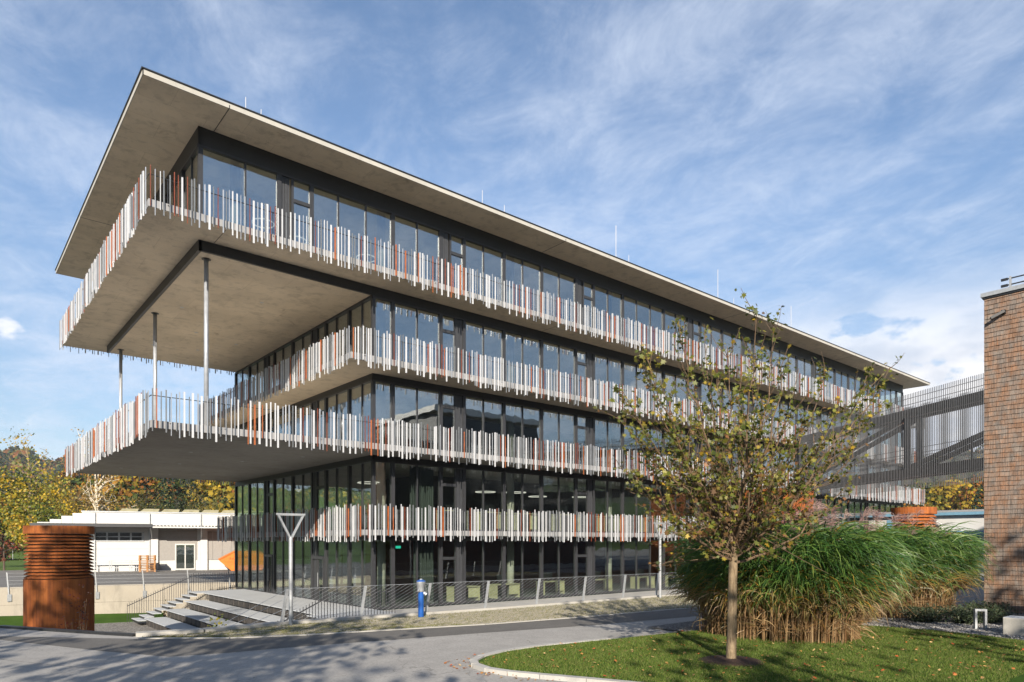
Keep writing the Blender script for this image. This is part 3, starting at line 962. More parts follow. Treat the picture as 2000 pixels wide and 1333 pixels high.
for lev in range(5):
    facade('y', YF, LEV[lev][3], segs, lev)
    facade('x', LEV[lev][3], YF, YS, lev)
    xa, (z0, z1, zs, _) = LEV[lev][3], LEV[lev]
    cube('corner_post', M_GREY, off, (xa + .02, YF + .02, (z0 + z1) / 2), (.16, .16, z1 - z0))
    # rear glazing and gable
    nb = 8
    for k in range(nb):
        xa0 = xa + (XE - xa) * k / nb
        xa1 = xa + (XE - xa) * (k + 1) / nb
        cube('rear_pane', M_GLASS_LOW, off, ((xa0 + xa1) / 2, YB, (z0 + z1) / 2), (xa1 - xa0 - .1, .03, z1 - z0))
        cube('rear_mullion', M_GREY, off, (xa1, YB, (z0 + z1) / 2), (.1, .14, z1 - z0))
    bx('head_band', M_BLACK, off, xa, XE, YB - .06, YB + .06, z1, zs)
    for k in range(5):
        cube('pane', M_GLASS_LOW, off, (XE, YF + 3.6 * (k + .5), (z0 + z1) / 2), (.03, 3.5, z1 - z0))
        cube('mullion', M_GREY, off, (XE, YF + 3.6 * (k + 1) - (.08 if k == 4 else 0), (z0 + z1) / 2), (.12, .12, z1 - z0))
    bx('head_band', M_BLACK, off, XE - .08, XE + .08, YF, YB, z1, zs)
    # inside: core and columns
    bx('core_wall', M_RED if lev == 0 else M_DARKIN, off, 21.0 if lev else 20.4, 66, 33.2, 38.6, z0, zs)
    for xc in (15.85, 23.72, 31.6, 39.5, 47.4, 55.3, 63.2):
        for yc in (28.4, 42.6):
            B().lathe(xc, yc, [(.2, z0), (.2, zs)], 20).build('inner_column', M_CONC_L, off, smooth=True)
    if lev == 4:
        B().lathe(9.2, 28.4, [(.2, z0), (.2, zs)], 20).build('inner_column', M_CONC_L, off, smooth=True)
# doors of the entrance hall, short side
for y0, y1 in ((31.75, 33.05), (38.5, 39.7)):
    for yy in (y0, (y0 + y1) / 2, y1):
        cube('door_stile', M_GREY, off, (XA - .08, yy, -1.9), (.07, .09, 2.1))
    cube('door_rail', M_GREY, off, (XA - .08, (y0 + y1) / 2, -.82), (.07, y1 - y0, .12))
    cube('door_pull', M_GALV, off, (XA - .15, (y0 + y1) / 2 - .12, -1.9), (.03, .03, .7))
# slim round columns between terrace and top floor
for y in (27.6, 35.7, 43.7):
    B().lathe(7.85, y, [(.17, 10.815), (.17, 10.83)], 16).build('column_plate', M_BLACK, off)
    B().lathe(7.85, y, [(.085, 4.072), (.085, 10.82)], 16).build('column', M_SILV, off, smooth=True)
# ------------------------------------------------------------------ slat railings
ALLS = []
def railing(L, path, soff, flo, seed):
    rnd = random.Random(seed)
    for si, ((xa, ya), (xb, yb)) in enumerate(zip(path[:-1], path[1:])):
        ln = math.hypot(xb - xa, yb - ya)
        dx, dy = (xb - xa) / ln, (yb - ya) / ln
        s = .05
        prev = 0
        while s < ln - .03:
            x, y = xa + dx * s, ya + dy * s
            t = rnd.random()
            if prev == 1:
                t = .3 + t * .7
            prev = 0
            if t < .25:
                mat, w, d = M_WHITE, rnd.choice((.05, .058, .066)), .04
                z0, z1 = soff - rnd.uniform(.20, .30), flo + rnd.uniform(1.00, 1.08)
                prev = 1
            elif t < .64:
                mat, w, d = (M_WHITE if rnd.random() < .4 else M_SILV), rnd.choice((.022, .03, .042)), .03
                z0, z1 = soff - rnd.choice((.28, .22, .05, -.02)), flo + rnd.uniform(.98, 1.14)
            elif t < .84:
                mat, w, d = M_DSLAT, rnd.choice((.03, .04)), .03
                z0, z1 = soff - rnd.uniform(.0, .30), flo + rnd.uniform(.90, 1.14)
            elif t < .925:
                mat, w, d = M_RUST, rnd.choice((.02, .025)), .03
                z0, z1 = soff - rnd.choice((.26, .12, .0)), flo + rnd.uniform(.95, 1.13)
            else:
                mat, w, d = M_OR, rnd.choice((.025, .03, .055)), .035
                z0, z1 = soff - rnd.choice((.27, .05, .0)), flo + rnd.uniform(.92, 1.08)
            # nx, ny: outward
            nx, ny = dy, -dx
            o_ = .05 + rnd.choice((0, 0, .035))
            cx, cy = x + nx * o_, y + ny * o_
            if abs(dx) > .5:
                size = (w, d, z1 - z0)
            else:
                size = (d, w, z1 - z0)
            dep = depth(cx, cy)
            fac = abs(dx * .766 - dy * .643) if True else 1
            ALLS.append(((z1 - z0) * w / dep ** 2 * (fac + .1) * (1 if ny < .5 else .01), L, mat, (cx, cy, (z0 + z1) / 2), size))
            s += rnd.uniform(.085, .19)
        # handrail and its carriers
        hz = flo + .84
        nx, ny = dy, -dx
        b = B().beam((xa - nx * .02, ya - ny * .02, hz), (xb - nx * .02, yb - ny * .02, hz), .022, .022)
        b.build('handrail', M_BLACK, L)
        k = .6
        while k < ln:
            b = B()
            x, y = xa + dx * k, ya + dy * k
            b.beam((x - nx * .03, y - ny * .03, flo), (x - nx * .03, y - ny * .03, hz), .02, .03)
            b.beam((x - nx * .03, y - ny * .03, hz - .05), (x + nx * .05, y + ny * .05, hz - .05), .02, .02)
            b.beam((x - nx * .0, y, flo - .05), (x + nx * .05, y + ny * .05, flo - .05), .02, .02)
            k += 1.8
            b.build('rail_bracket', M_BLACK, L)
railing(L1, [(13.58, 45.2), (13.58, 25.88), (46.0, 25.88)], .26, .49, 1)
railing(L2, [(14.5, 44.62), (5.40, 44.62), (5.40, 25.20), (73.7, 25.20), (73.7, 44.6)], 3.80, 4.05, 2)
railing(L3, [(12.70, 46.2), (12.70, 25.20), (73.6, 25.20), (73.6, 46)], 7.38, 7.64, 3)
railing(L4, [(40, 46.42), (5.35, 46.42), (5.35, 25.25), (73.9, 25.25), (73.9, 46)], 11.20, 11.45, 4)
ALLS.sort(key=lambda t: -t[0])
for _, L, mat, c, size in ALLS[:300]:
    cube('slat', mat, L, c, size)
b = B()
SM = [M_WHITE, M_SILV, M_DSLAT, M_RUST, M_OR]
mi = []
for _, L_, m_, c, s in ALLS[300:]:
    b.box(c[0] - s[0] / 2, c[0] + s[0] / 2, c[1] - s[1] / 2, c[1] + s[1] / 2, c[2] - s[2] / 2, c[2] + s[2] / 2)
    mi += [SM.index(m_)] * 6
o = b.build('far_slats', SM[0], off)
for m_ in SM[1:]:
    o.data.materials.append(m_)
o.data.polygons.foreach_set('material_index', mi)
o.data.update()
o['kind'] = 'stuff'
# ------------------------------------------------------------------ things inside, seen through the glass
LW = ['nearest the glass corner', 'second from the glass corner', 'third from the glass corner', 'fourth from the glass corner', 'fifth from the glass corner', 'sixth from the glass corner', 'seventh from the glass corner']
def ring_lamp(x, y, z, r, label):
    t = thing('ring_lamp', label, 'pendant lamp', (x, y, z), 0, 'ring lamps hanging in the offices')
    n = 28
    b = B()
    prof = [(r - .014, z - .02), (r + .014, z - .02), (r + .014, z + .02), (r - .014, z + .02)]
    b.lathe(x, y, prof, n, closed=True)
    b.build('ring', M_LAMP, t)
    b = B()
    for k in range(3):
        a = k * 2.094
        b.tube([(x + r * math.cos(a), y + r * math.sin(a), z + .02), (x, y, z + .75)], .006, 4)
    b.build('cable', M_BLACK, t)
for k, (px, z) in enumerate(((514, 12.6), (578, 12.25), (715, 12.9), (838, 12.95))):
    Y = 29.4 + .5 * (k % 2)
    ring_lamp(on_y(px, Y), Y, 13.7 - .1 * k, .45, 'white ring lamp behind the top floor glass, ' + LW[k])
for k, (px, Y) in enumerate(((722, 28.8), (948, 30.0), (1008, 29.2), (1050, 31.0), (1135, 29.6))):
    ring_lamp(on_y(px, Y), Y, 2.75, .55, 'ring lamp hanging behind the first floor glass, ' + LW[k])
def desk(x, y, z, label, h=.74):
    t = thing('desk', label, 'desk', (x, y, z), 0, 'office desks behind the glass')
    bx('desk_top', M_PALE, t, x - .8, x + .8, y - .4, y + .4, z + h - .03, z + h)
    bx('side_panel', M_PALE, t, x - .78, x - .75, y - .36, y + .36, z, z + h - .032)
    bx('side_panel', M_PALE, t, x + .75, x + .78, y - .36, y + .36, z, z + h - .032)
    bx('modesty_panel', M_PALE, t, x + .1, x + .74, y - .30, y - .28, z + .18, z + h - .034)
    bx('monitor', M_BLACK, t, x - .45, x + .2, y + .05, y + .09, z + h + .12, z + h + .5)
    bx('monitor_foot', M_BLACK, t, x - .2, x - .05, y + .02, y + .16, z + h + .001, z + h + .13)
for k, px in enumerate((905, 985, 1075, 1170, 1255, 1310)):
    desk(on_y(px, 28.0 + .25 * (k % 3)), 28.0 + .25 * (k % 3), -3.0, 'pale wooden desk behind the ground floor glass, ' + LW[k])
for k, px in enumerate((880, 960, 1025, 1105, 1190, 1270)):
    desk(on_y(px, 28.2 + .2 * (k % 3)), 28.2 + .2 * (k % 3), .5, 'pale wooden desk behind the first floor slats, ' + LW[k], 1.05)
def curtain(x0, x1, y, z0, z1, label):
    n = 60
    V, F = [], []
    for k in range(n + 1):
        x = x0 + (x1 - x0) * k / n
        yy = y + .05 * math.sin(k * 1.15) + .015 * math.sin(k * 2.7)
        V += [(x, yy, z0), (x, yy, z1)]
    F = [(2 * k, 2 * k + 2, 2 * k + 3, 2 * k + 1) for k in range(n)]
    o = big_mesh('curtain', np.array(V), np.array(F), M_CURT)
    tag(o, label, 'curtain', 'drawn curtains')
curtain(16.95, 18.05, 27.35, -2.95, .1, 'dark green pleated curtain behind the ground floor glass')
curtain(16.75, 18.05, 27.35, .52, 3.5, 'dark green pleated curtain behind the first floor glass')
for k, px in enumerate((778, 892)):
    Y = 30.0
    X = on_y(px, Y)
    o = bx('exit_sign', M_EXIT, None, X - .14, X + .14, Y, Y + .03, -.35, -.22)
    tag(o, 'small green lit exit sign inside the ground floor, ' + ('left' if k == 0 else 'right') + ' of the two', 'exit sign', 'exit signs')

# ------------------------------------------------------------------ entrance terrace of steel grating
ter = thing('stepped_terrace', 'wide grey stepped seating terrace descending from the glass entrance', 'steps', (11, 34, -4.6))
edges = [(14.6, 11.67, -2.95), (11.67, 10.62, -3.36), (10.62, 9.60, -3.78), (9.60, 8.57, -4.19)]
for k, (xr, xl, z) in enumerate(edges):
    y0 = 26.2
    ys = [y0 + (41.5 - y0) * j / 5 for j in range(6)]
    for j in range(5):
        bx('grating', M_GRATE, ter, xl, (xr + .06 if k else xr - .1), ys[j] + .006, ys[j + 1] - .006, z - .035, z)
    n = 19
    zb = z - .40
    for j in range(n):
        ya, yb = y0 + (41.5 - y0) * j / n, y0 + (41.5 - y0) * (j + 1) / n
        bx('riser_frame', M_DGRATE, ter, xl + .10, xl + .13, ya + .01, ya + .05, zb, z - .036)
        b = B()
        for q in range(7):
            zz = zb + .03 + q * .05
            b.box(xl + .12, xl + .14, ya + .052, yb + .008, zz, zz + .03)
        b.build('riser_louvre', M_DGRATE, ter)
    bx('backing', M_BLACK, ter, xl + .30, xl + .34, y0, 41.5, -4.62, z - .04)
# narrow flights at both ends
for (ya, yb) in ((41.52, 43.2), (24.6, 26.18)):
    nst = 9
    for q in range(nst):
        z = -2.95 - .17 * (q + 1) + .17
        x0 = 11.67 - .37 * q
        bx('tread', M_GRATE, ter, x0 - .42, x0 if q else 14.5, ya, yb, z - .035, z)
        bx('string', M_BLACK, ter, x0 - .38, x0 - .34, ya + .1, yb - .1, z - .17, z - .036)
def bar_rail(pts, label, gx=.13):
    t = thing('bar_railing', label, 'railing', pts[0], 0, 'bar railings beside the terrace')
    for p, q in zip(pts[:-1], pts[1:]):
        p, q = Vector(p), Vector(q)
        ln = (q - p).length
        B().beam(p + Vector((0, 0, .92)), q + Vector((0, 0, .92)), .035, .035).build('rail', M_GREY, t)
        n = int(ln / gx)
        for k in range(n + 1):
            c = p.lerp(q, k / n)
            cube('bar', M_GREY, t, (c.x, c.y, c.z + .48), (.018, .03, 1.16))
bar_rail([(14.3, 43.3, -2.95), (11.6, 43.3, -2.95), (8.1, 43.3, -4.55)], 'grey bar railing sloping down along the far end of the steps')
bar_rail([(14.3, 24.5, -2.95), (11.6, 24.5, -2.95), (8.1, 24.5, -4.55)], 'grey bar railing at the near end of the steps, behind the lamp')

# ------------------------------------------------------------------ retaining wall with its own fence
rw = thing('retaining_wall', 'pale concrete retaining wall below the works yard', 'wall', (3, 48, -4.6))
for (xa, ya), (xb, yb) in (((-9.0, 51.5), (2.64, 48.3)), ((2.64, 48.3), (14.6, 45.0))):
    n = 3
    for k in range(n):
        p = (xa + (xb - xa) * k / n, ya + (yb - ya) * k / n)
        q = (xa + (xb - xa) * (k + 1) / n, ya + (yb - ya) * (k + 1) / n)
        for z0, z1 in ((-4.7, -3.62), (-3.61, -2.60)):
            strip_piece('wall_panel', M_WALLC, rw, p, q, .30, z0, z1)
yf = thing('yard_fence', 'galvanised leaning posts with thin wires on the retaining wall', 'fence', (3, 48, -2.6))
tops = []
for px in (20, 105, 191, 283, 370, 450):
    a, b_ = ray(px)
    # foot on the court side of the wall line
    t_ = (48.3 + 2.64 * .2757) / (b_ + a * .2757)
    x, y = a * t_ - .05, b_ * t_ - .18
    p, q = Vector((x, y, -3.35)), Vector((x - .12, y + .02, -1.75))
    B().beam(p, q, .05, .06).build('post', M_GALV, yf)
    B().box(x - .1, x + .1, y - .04, y + .03, -3.4, -3.0).build('bracket', M_GALV, yf)
    tops.append((p, q))
b = B()
for (p, q), (p2, q2) in zip(tops[:-1], tops[1:]):
    for k in range(5):
        b.tube([p.lerp(q, .45 + .13 * k), p2.lerp(q2, .45 + .13 * k)], .005, 4)
b.build('wire', M_GALV, yf)
# grass bank in front of the wall
b = B()
pts = [(-8.8, 51.2), (2.55, 48.05), (10.5, 45.9)]
for (xa, ya), (xb, yb) in zip(pts[:-1], pts[1:]):
    b.hexa([(xa - .4, ya - 2.6, -4.7), (xb - .4, yb - 2.2, -4.7), (xb, yb, -4.7), (xa, ya, -4.7), (xa - .4, ya - 2.5, -4.6), (xb - .4, yb - 2.1, -4.6), (xb, yb - .05, -4.35), (xa, ya - .05, -4.2)])
b.build('grass_bank', M_LAWN)['kind'] = 'structure'

# ------------------------------------------------------------------ cable fence along the kerb
cf = thing('cable_fence', 'low fence of leaning galvanised posts and diagonal steel cables along the kerb', 'fence', (10, 18.1, GL))
FP = [(7.21, 18.47), (9.55, 18.36), (11.73, 18.20), (13.94, 18.03), (16.2, 17.98), (18.5, 17.92), (20.7, 17.86), (22.7, 17.80), (24.8, 17.74), (27.0, 17.68), (29.2, 17.62)]
posts = []
for x, y in FP:
    p, q = Vector((x, y, GL - .02)), Vector((x + .17, y, GL + .98))
    B().beam(p, q, .05, .075).build('post', M_GALV, cf)
    posts.append((p, q))
low = Vector((5.4, 18.35, GL + .06))
def cable(p, q):
    B().tube([p, q], .0065, 5).build('top_cable', M_GALV, cf)
for (p, q), (p2, q2) in zip(posts[:-1], posts[1:]):
    cable(q, q2)
cable(low, posts[0][1])
cable(low + Vector((.35, 0, 0)), posts[0][0].lerp(posts[0][1], .75))
cable(low + Vector((.8, 0, 0)), posts[0][0].lerp(posts[0][1], .45))
for (p, q), (p2, q2) in zip(posts[:-1], posts[1:]):
    # parallel diagonals filling one field
    w = (p2 - p).length
    b = B()
    n = 11
    slope = .55
    h = q.z - p.z - .03
    for k in range(-9, n):
        x0 = w * k / n * 1.0
        a0, z0 = x0, 0.0
        a1, z1 = x0 + h / slope, h
        lo_t = max(0.0, (0 - a0) / (a1 - a0))
        hi_t = min(1.0, (w - a0) / (a1 - a0))
        if hi_t - lo_t < .05:
            continue
        def pt(t):
            a, z = a0 + (a1 - a0) * t, z0 + (z1 - z0) * t
            return p + (p2 - p) * (a / w) + Vector((.17 * z / h, 0, z + .03))
        b.tube([pt(lo_t), pt(hi_t)], .004, 4, False)
    b.build('cable_net', M_GALV, cf)

# ------------------------------------------------------------------ lamps, hydrant, bollard lamp, benches
def y_lamp(x, y, label):
    t = thing('street_lamp', label, 'street lamp', (x, y, GL), 0, 'triangular street lamps on the verge')
    B().lathe(x, y, [(.09, GL), (.09, GL + .02), (.055, GL + .021), (.055, GL + 2.35), (.05, GL + 2.42)], 14).build('pole', M_GALV, t, smooth=False)
    top = GL + 3.04
    B().beam((x, y, GL + 2.36), (x - .36, y, top), .06, .05).build('arm', M_GALV, t)
    B().beam((x, y, GL + 2.36), (x + .36, y, top), .06, .05).build('arm', M_GALV, t)
    bb = B().box(x - .40, x + .40, y - .035, y + .035, top - .02, top + .03)
    bb.build('light_bar', M_GALV, t)
    bx('diffuser', M_WHITE, t, x - .33, x + .33, y - .025, y + .025, top - .032, top - .021)
y_lamp(7.38, 18.22, 'grey Y shaped street lamp with a triangular head, in front of the steps')
y_lamp(22.4, 17.35, 'grey Y shaped street lamp half hidden beside the tall reeds')

hx, hy = 11.14, 17.55
h = thing('hydrant', 'bright blue standpipe hydrant with a silver head beside the fence', 'hydrant', (hx, hy, GL))
B().lathe(hx, hy, [(.085, GL + .02), (.085, GL + .84)], 20).build('pipe', M_BLUE, h, smooth=False)
B().lathe(hx, hy, [(.085, GL + .78), (.10, GL + .80), (.11, GL + .90), (.135, GL + 1.06), (.138, GL + 1.09), (.12, GL + 1.10)], 20).build('head', M_GALV, h)
B().lathe(hx, hy, [(.138, GL + 1.092), (.125, GL + 1.12), (.06, GL + 1.145), (.04, GL + 1.15)], 20).build('cap', M_BLUE, h)
B().lathe(hx, hy, [(.045, GL + 1.14), (.045, GL + 1.17), (.02, GL + 1.18)], 10).build('spindle', M_GALV, h)
B().tube([(hx + .06, hy - .05, GL + .76), (hx + .13, hy - .10, GL + .70)], [.05, .055], 12).build('outlet', M_GALV, h)
B().tube([(hx - .09, hy - .05, GL + .86), (hx - .15, hy - .07, GL + .80)], [.035, .04], 10).build('outlet', M_GALV, h)
B().tube([(hx + .13, hy - .03, GL + 1.0), (hx + .15, hy - .05, GL + .85), (hx + .12, hy - .09, GL + .74)], .008, 5).build('chain', M_GALV, h)

bxx, byy = 20.55, 5.72
bl = thing('bollard_light', 'small rectangular aluminium frame light standing in the gravel bed', 'bollard light', (bxx, byy, GL))
rz_ = R(-55)
for s_ in (-1, 1):
    cube('upright', M_GALV, bl, (bxx + s_ * .11 * math.cos(rz_), byy + s_ * .11 * math.sin(rz_), GL + .27), (.05, .12, .48), rz_)
cube('lintel', M_GALV, bl, (bxx, byy, GL + .535), (.27, .12, .05), rz_)
cube('foot', M_GALV, bl, (bxx, byy, GL + .02), (.27, .12, .04), rz_)
cube('lamp', M_WHITE, bl, (bxx, byy, GL + .505), (.15, .06, .012), rz_)
def block(x0, x1, y0, y1, z1, label):
    t = thing('concrete_bench', label, 'bench', ((x0 + x1) / 2, y0, GL), 0, 'stepped concrete blocks by the shingled wall')
    o = B().box(x0, x1, y0, y1, GL, z1).build('block', M_CONC_L, t)
    md = o.modifiers.new('bevel', 'BEVEL')
    md.width = .015
    md.segments = 2
    B().box(x0 + .02, x1 - .02, y0 - .002, y1 + .002, z1 - .0, z1 + .004).build('seat_top', M_GRATE, t)
block(19.86, 20.5, 2.0, 5.06, GL + .45, 'low concrete block bench at the right edge, nearest the lawn')
block(22.3, 23.4, 1.5, 5.1, GL + .85, 'middle stepped concrete block behind the bench')
block(23.6, 24.8, 1.0, 4.95, GL + 1.30, 'highest concrete block against the shingled wall')

# ------------------------------------------------------------------ rust steel ventilation towers
def vent(x, y, r, z0, zl, z1, nl, label, ringh):
    t = thing('vent_tower', label, 'vent tower', (x, y, z0), 0, 'rust coloured ventilation towers')
    B().lathe(x, y, [(r, z0), (r, zl), (r - .04, zl)], 64).build('base_drum', M_CORT, t)
    B().lathe(x, y, [(r * .86, zl - .02), (r * .86, z1 - ringh)], 40).build('inner_drum', M_BLACK, t)
    st = (z1 - ringh - zl - .03) / nl
    for k in range(nl):
        z = zl + .03 + k * st
        B().lathe(x, y, [(r * .985, z), (r * .985, z + .022), (r * .885, z + st * .72), (r * .87, z + st * .72), (r * .96, z)], 64, closed=True).build('louvre', M_CORT, t)
    B().lathe(x, y, [(r - .05, z1 - ringh), (r + .005, z1 - ringh), (r + .005, z1), (r - .08, z1), (r - .08, z1 - .1)], 64).build('top_ring', M_CORT, t)
vent(3.25, 28.65, 1.05, -4.65, -1.29, .54, 13, 'round rust steel vent tower with many thin louvres at the left', .27)
vent(61.2, 21.7, 1.63, GL, .3, 2.77, 7, 'rust steel vent tower rising behind the reeds under the footbridge', .55)
o = thing('rust_screen', 'rust steel stair enclosure standing under the footbridge behind the tree', 'stair enclosure', (43, 23, GL))
for k in range(4):
    bx('steel_panel', M_CORT, o, 40.0 + k * 1.1, 41.09 + k * 1.1, 21.8, 21.84, GL, 3.3)
bx('steel_side', M_CORT, o, 40.0, 40.04, 21.85, 25.0, GL, 3.3)
bx('steel_side', M_CORT, o, 44.36, 44.40, 21.85, 25.0, GL, 3.3)
bx('steel_top', M_CORT, o, 40.0, 44.4, 21.8, 25.0, 3.305, 3.34)

# ------------------------------------------------------------------ footbridge
E0 = Vector((48.5, 25.1, 0))
ED = Vector((-.491, -.871, 0)).normalized()
EN = Vector((.871, -.491, 0)).normalized()
BL = 26.5
M_BAR = m_plain('bridge_bar', (0.16, 0.165, 0.175), 0.5, 0.2)
br = thing('footbridge', 'dark steel truss footbridge screened by thin vertical bars', 'footbridge', (E0.x, E0.y, 3.3))
def bp(s, z, o=0.0):
    p = E0 + ED * s + EN * o
    return (p.x, p.y, z)
for o_ in (.12, .95):
    B().beam(bp(0, 4.0, o_), bp(BL, 4.0, o_), .22, .55).build('bottom_chord', M_BLACK, br)
    B().beam(bp(0, 7.45, o_), bp(BL, 7.45, o_), .22, .48).build('top_chord', M_BLACK, br)
    for s in (.3, 10.7, 25.5):
        B().beam(bp(s, 4.28, o_), bp(s, 7.2, o_), .28, .28).build('upright', M_BLACK, br)
    B().beam(bp(10.9, 4.3, o_), bp(23, 7.2, o_), .2, .24).build('diagonal', M_BLACK, br)
    B().beam(bp(10.5, 7.2, o_), bp(0, 4.5, o_), .2, .24).build('diagonal', M_BLACK, br)
    for s in (15.2, 19.5):
        B().beam(bp(s, 4.28, o_), bp(s, 5.5, o_), .08, .08).build('post', M_BLACK, br)
b = B()
b.hexa([bp(0, 3.98, .24), bp(BL, 3.98, .24), bp(BL, 3.98, 2.58), bp(0, 3.98, 2.58), bp(0, 4.1, .24), bp(BL, 4.1, .24), bp(BL, 4.1, 2.58), bp(0, 4.1, 2.58)])
b.build('deck', M_GREY, br)
for z in (7.95, 8.3, 5.05, 5.35):
    B().beam(bp(0, z, .02), bp(BL, z, .02), .025, .025).build('rail', M_GREY, br)
    B().beam(bp(0, z, 2.84), bp(BL, z, 2.84), .025, .025).build('rail', M_GREY, br)
nb = int(BL / .125)
ang = math.atan2(ED.y, ED.x)
for k in range(nb + 1):
    p = bp(k * .125, 0, -.03)
    cube('bar', M_BAR, br, (p[0], p[1], 5.93), (.035, .02, 5.25), ang)
b = B()
for k in range(0, nb + 1):
    p = Vector(bp(k * .125 + .06, 3.31, 2.88))
    b.beam(p, p + Vector((0, 0, 5.25)), .03, .03)
o = b.build('far_bars', M_BAR, br)
o['kind'] = 'stuff'

# ------------------------------------------------------------------ shingled building
SX, SY = 26.3, 7.2
sh = thing('shingled_building', 'tall building clad in weathered brown wooden shingles at the right edge', 'building', (SX, SY, GL))
ZT = 7.95
bx('wall', M_DARKIN, sh, SX + .035, 33.5, -14.0, SY, GL, ZT)
bx('link_block', M_PANEL, sh, 33.51, 54.0, -20.0, 2.2, GL, 4.5)
bx('roof_cap', M_GALV, sh, SX - .09, 33.6, -14.1, SY + .09, ZT + .06, ZT + .19)
bx('drip_edge', M_BLACK, sh, SX - .05, 33.55, -14.05, SY + .05, ZT, ZT + .059)
t = NT('wood_shingle')
v = t.coord(kind='Position')
oi = t.n('ShaderNodeObjectInfo')
gr = t.noise(t.coord((14, 60, 1.3), 'Position'), 1.0, 5, 0.7)
bl_ = t.noise(t.coord((1, 1, .8), 'Position'), 3.2, 4, 0.6)
cc = t.ramp(gr, [(0.28, (0.05, 0.033, 0.026)), (0.42, (0.165, 0.100, 0.068)), (0.56, (0.27, 0.18, 0.13)), (0.70, (0.40, 0.145, 0.046))])
cc = t.mix(t.rng(bl_, .38, .62, 0, .85), cc, t.ramp(gr, [(0.3, (0.075, 0.072, 0.07)), (0.7, (0.31, 0.285, 0.265))]))
cc = t.mix(1.0, cc, t.ramp(oi.outputs['Random'], [(0.0, (.72, .70, .68)), (1.0, (1.15, 1.08, 1.0))]), 'MULTIPLY')
t.bsdf(cc, 0.9, 0, t.bump(gr, .4, .006), .15)
M_SHING = t.m
CS = .152
ncourse = int((ZT - GL) / CS)
rest = B()
cnt = 0
fieldlist = []
for c in range(ncourse + 1):
    z = GL + c * CS
    y = SY + .01
    while y > 2.6:
        w = random.uniform(.075, .15)
        fieldlist.append((y - w, y - .004, z + random.uniform(-.006, .004)))
        y -= w
vis = [f for f in fieldlist if f[1] > 5.9]
random.shuffle(vis)
vis.sort(key=lambda f: -(f[1] - f[0]))
big = set(vis[:300])
def shingle(bld, y0, y1, z, k):
    t_ = .030 + k
    bld.hexa([(SX - t_, y0, z), (SX - t_, y1, z), (SX + .03, y1, z), (SX + .03, y0, z), (SX - .004, y0, min(z + CS * 1.25, ZT - .002)), (SX - .004, y1, min(z + CS * 1.25, ZT - .002)), (SX + .03, y1, min(z + CS * 1.25, ZT - .002)), (SX + .03, y0, min(z + CS * 1.25, ZT - .002))])
for f in fieldlist:
    k = random.uniform(0, .007)
    if f in big:
        bb = B()
        shingle(bb, *f, k)
        bb.build('shingle', M_SHING, sh)
    else:
        shingle(rest, *f, k)
o = rest.build('small_shingles', M_SHING, sh)
o['kind'] = 'stuff'
# lamp under the eave and rail on the roof
fl = thing('floodlight', 'small black floodlight on the shingled wall below the roof edge', 'floodlight', (SX - .1, 6.66, 7.3))
B().box(SX - .14, SX - .03, 6.60, 6.72, 7.32, 7.44).build('bracket', M_BLACK, fl)
B().beam((SX - .16, 6.62, 7.38), (SX - .30, 6.95, 7.20), .14, .08).build('lamp_body', M_BLACK, fl)
rr_ = thing('roof_rail', 'short dark guard rail on top of the shingled building', 'railing', (SX + .3, 6.3, ZT + .26))
for y in (6.55, 4.5):
    B().box(SX + .2, SX + .26, y - .03, y + .03, ZT + .19, ZT + .62).build('stanchion', M_GALV, rr_)
for z in (ZT + .36, ZT + .56):
    B().beam((SX + .23, 6.75, z), (SX + .23, 1.5, z), .035, .035).build('rail', M_BLACK, rr_)
    B().beam((SX + .23, 6.80, z), (SX + .23, 6.62, z), .07, .07).build('end_cap', M_BLACK, rr_)

# ------------------------------------------------------------------ white works building, left
WR = R(-15)
WO = Vector((10.7, 69.6, -2.66))
wb = thing('works_building', 'long white flat roofed works building with a projecting canopy', 'building', tuple(WO), WR)
ux, uy = math.cos(WR), math.sin(WR)
def U(px):
    """distance along the front of the works building under a sight line"""
    a, b_ = ray(px)
    # WO + u*(ux,uy) = d*(a,b)
    return (WO.x * b_ - WO.y * a) / (uy * a - ux * b_)
def wbox(name, mat, u0, u1, v0, v1, z0, z1, parent=wb):
    return bx(name, mat, parent, u0, u1, v0, v1, z0, z1, local=True)
uL, uE = U(160), 48.0
wbox('wall', M_WALLW, uL, uE, 0.0, 30, -.1, 5.25)
wbox('coping', M_GALV, uL - .05, uE, -.06, 30, 5.255, 5.36)
for pxs in (185, 292, 392):
    u = U(pxs)
    wbox('downpipe', M_GALV, u - .06, u + .06, -.14, -.02, .2, 5.2)
for pxs in (291, 388):
    u = U(pxs)
    wbox('pilaster', M_WALLW, u + .15, u + .75, -.25, -.003, 0, 4.0)
for k in range(6):
    wbox('cladding_joint', M_GREYDOOR, U(187), U(289), -.012, -.002, .75 + k * .62, .765 + k * .62)
u0, u1 = U(186), U(279)
fr = wbox('window_band', M_GALV, u0 - .1, u1 + .1, -.05, -.003, 2.68, 3.52)
for k in range(4):
    ua = u0 + (u1 - u0) * (k + .06) / 4
    ub = u0 + (u1 - u0) * (k + .90) / 4
    for z0, z1 in ((2.76, 3.05), (3.13, 3.44)):
        wbox('pane', M_CARBLK, ua, ub, -.07, -.052, z0, z1)
        wbox('window_dark', M_BLACK, ua, ub, -.0515, -.0505, z0, z1)
u0, u1 = U(296), U(385)
for k in range(22):
    wbox('shutter_slat', M_GREYDOOR, u0, u1, -.05 + .006 * (k % 2), -.003, .95 + k * .125, 1.07 + k * .125)
wbox('shutter_box', M_GREYDOOR, u0, u1, -.14, -.003, 3.72, 4.0)
u0, u1 = U(342), U(381)
d = wbox('door_frame', M_WALLW, u0, u1, -.10, -.055, .05, 2.45)
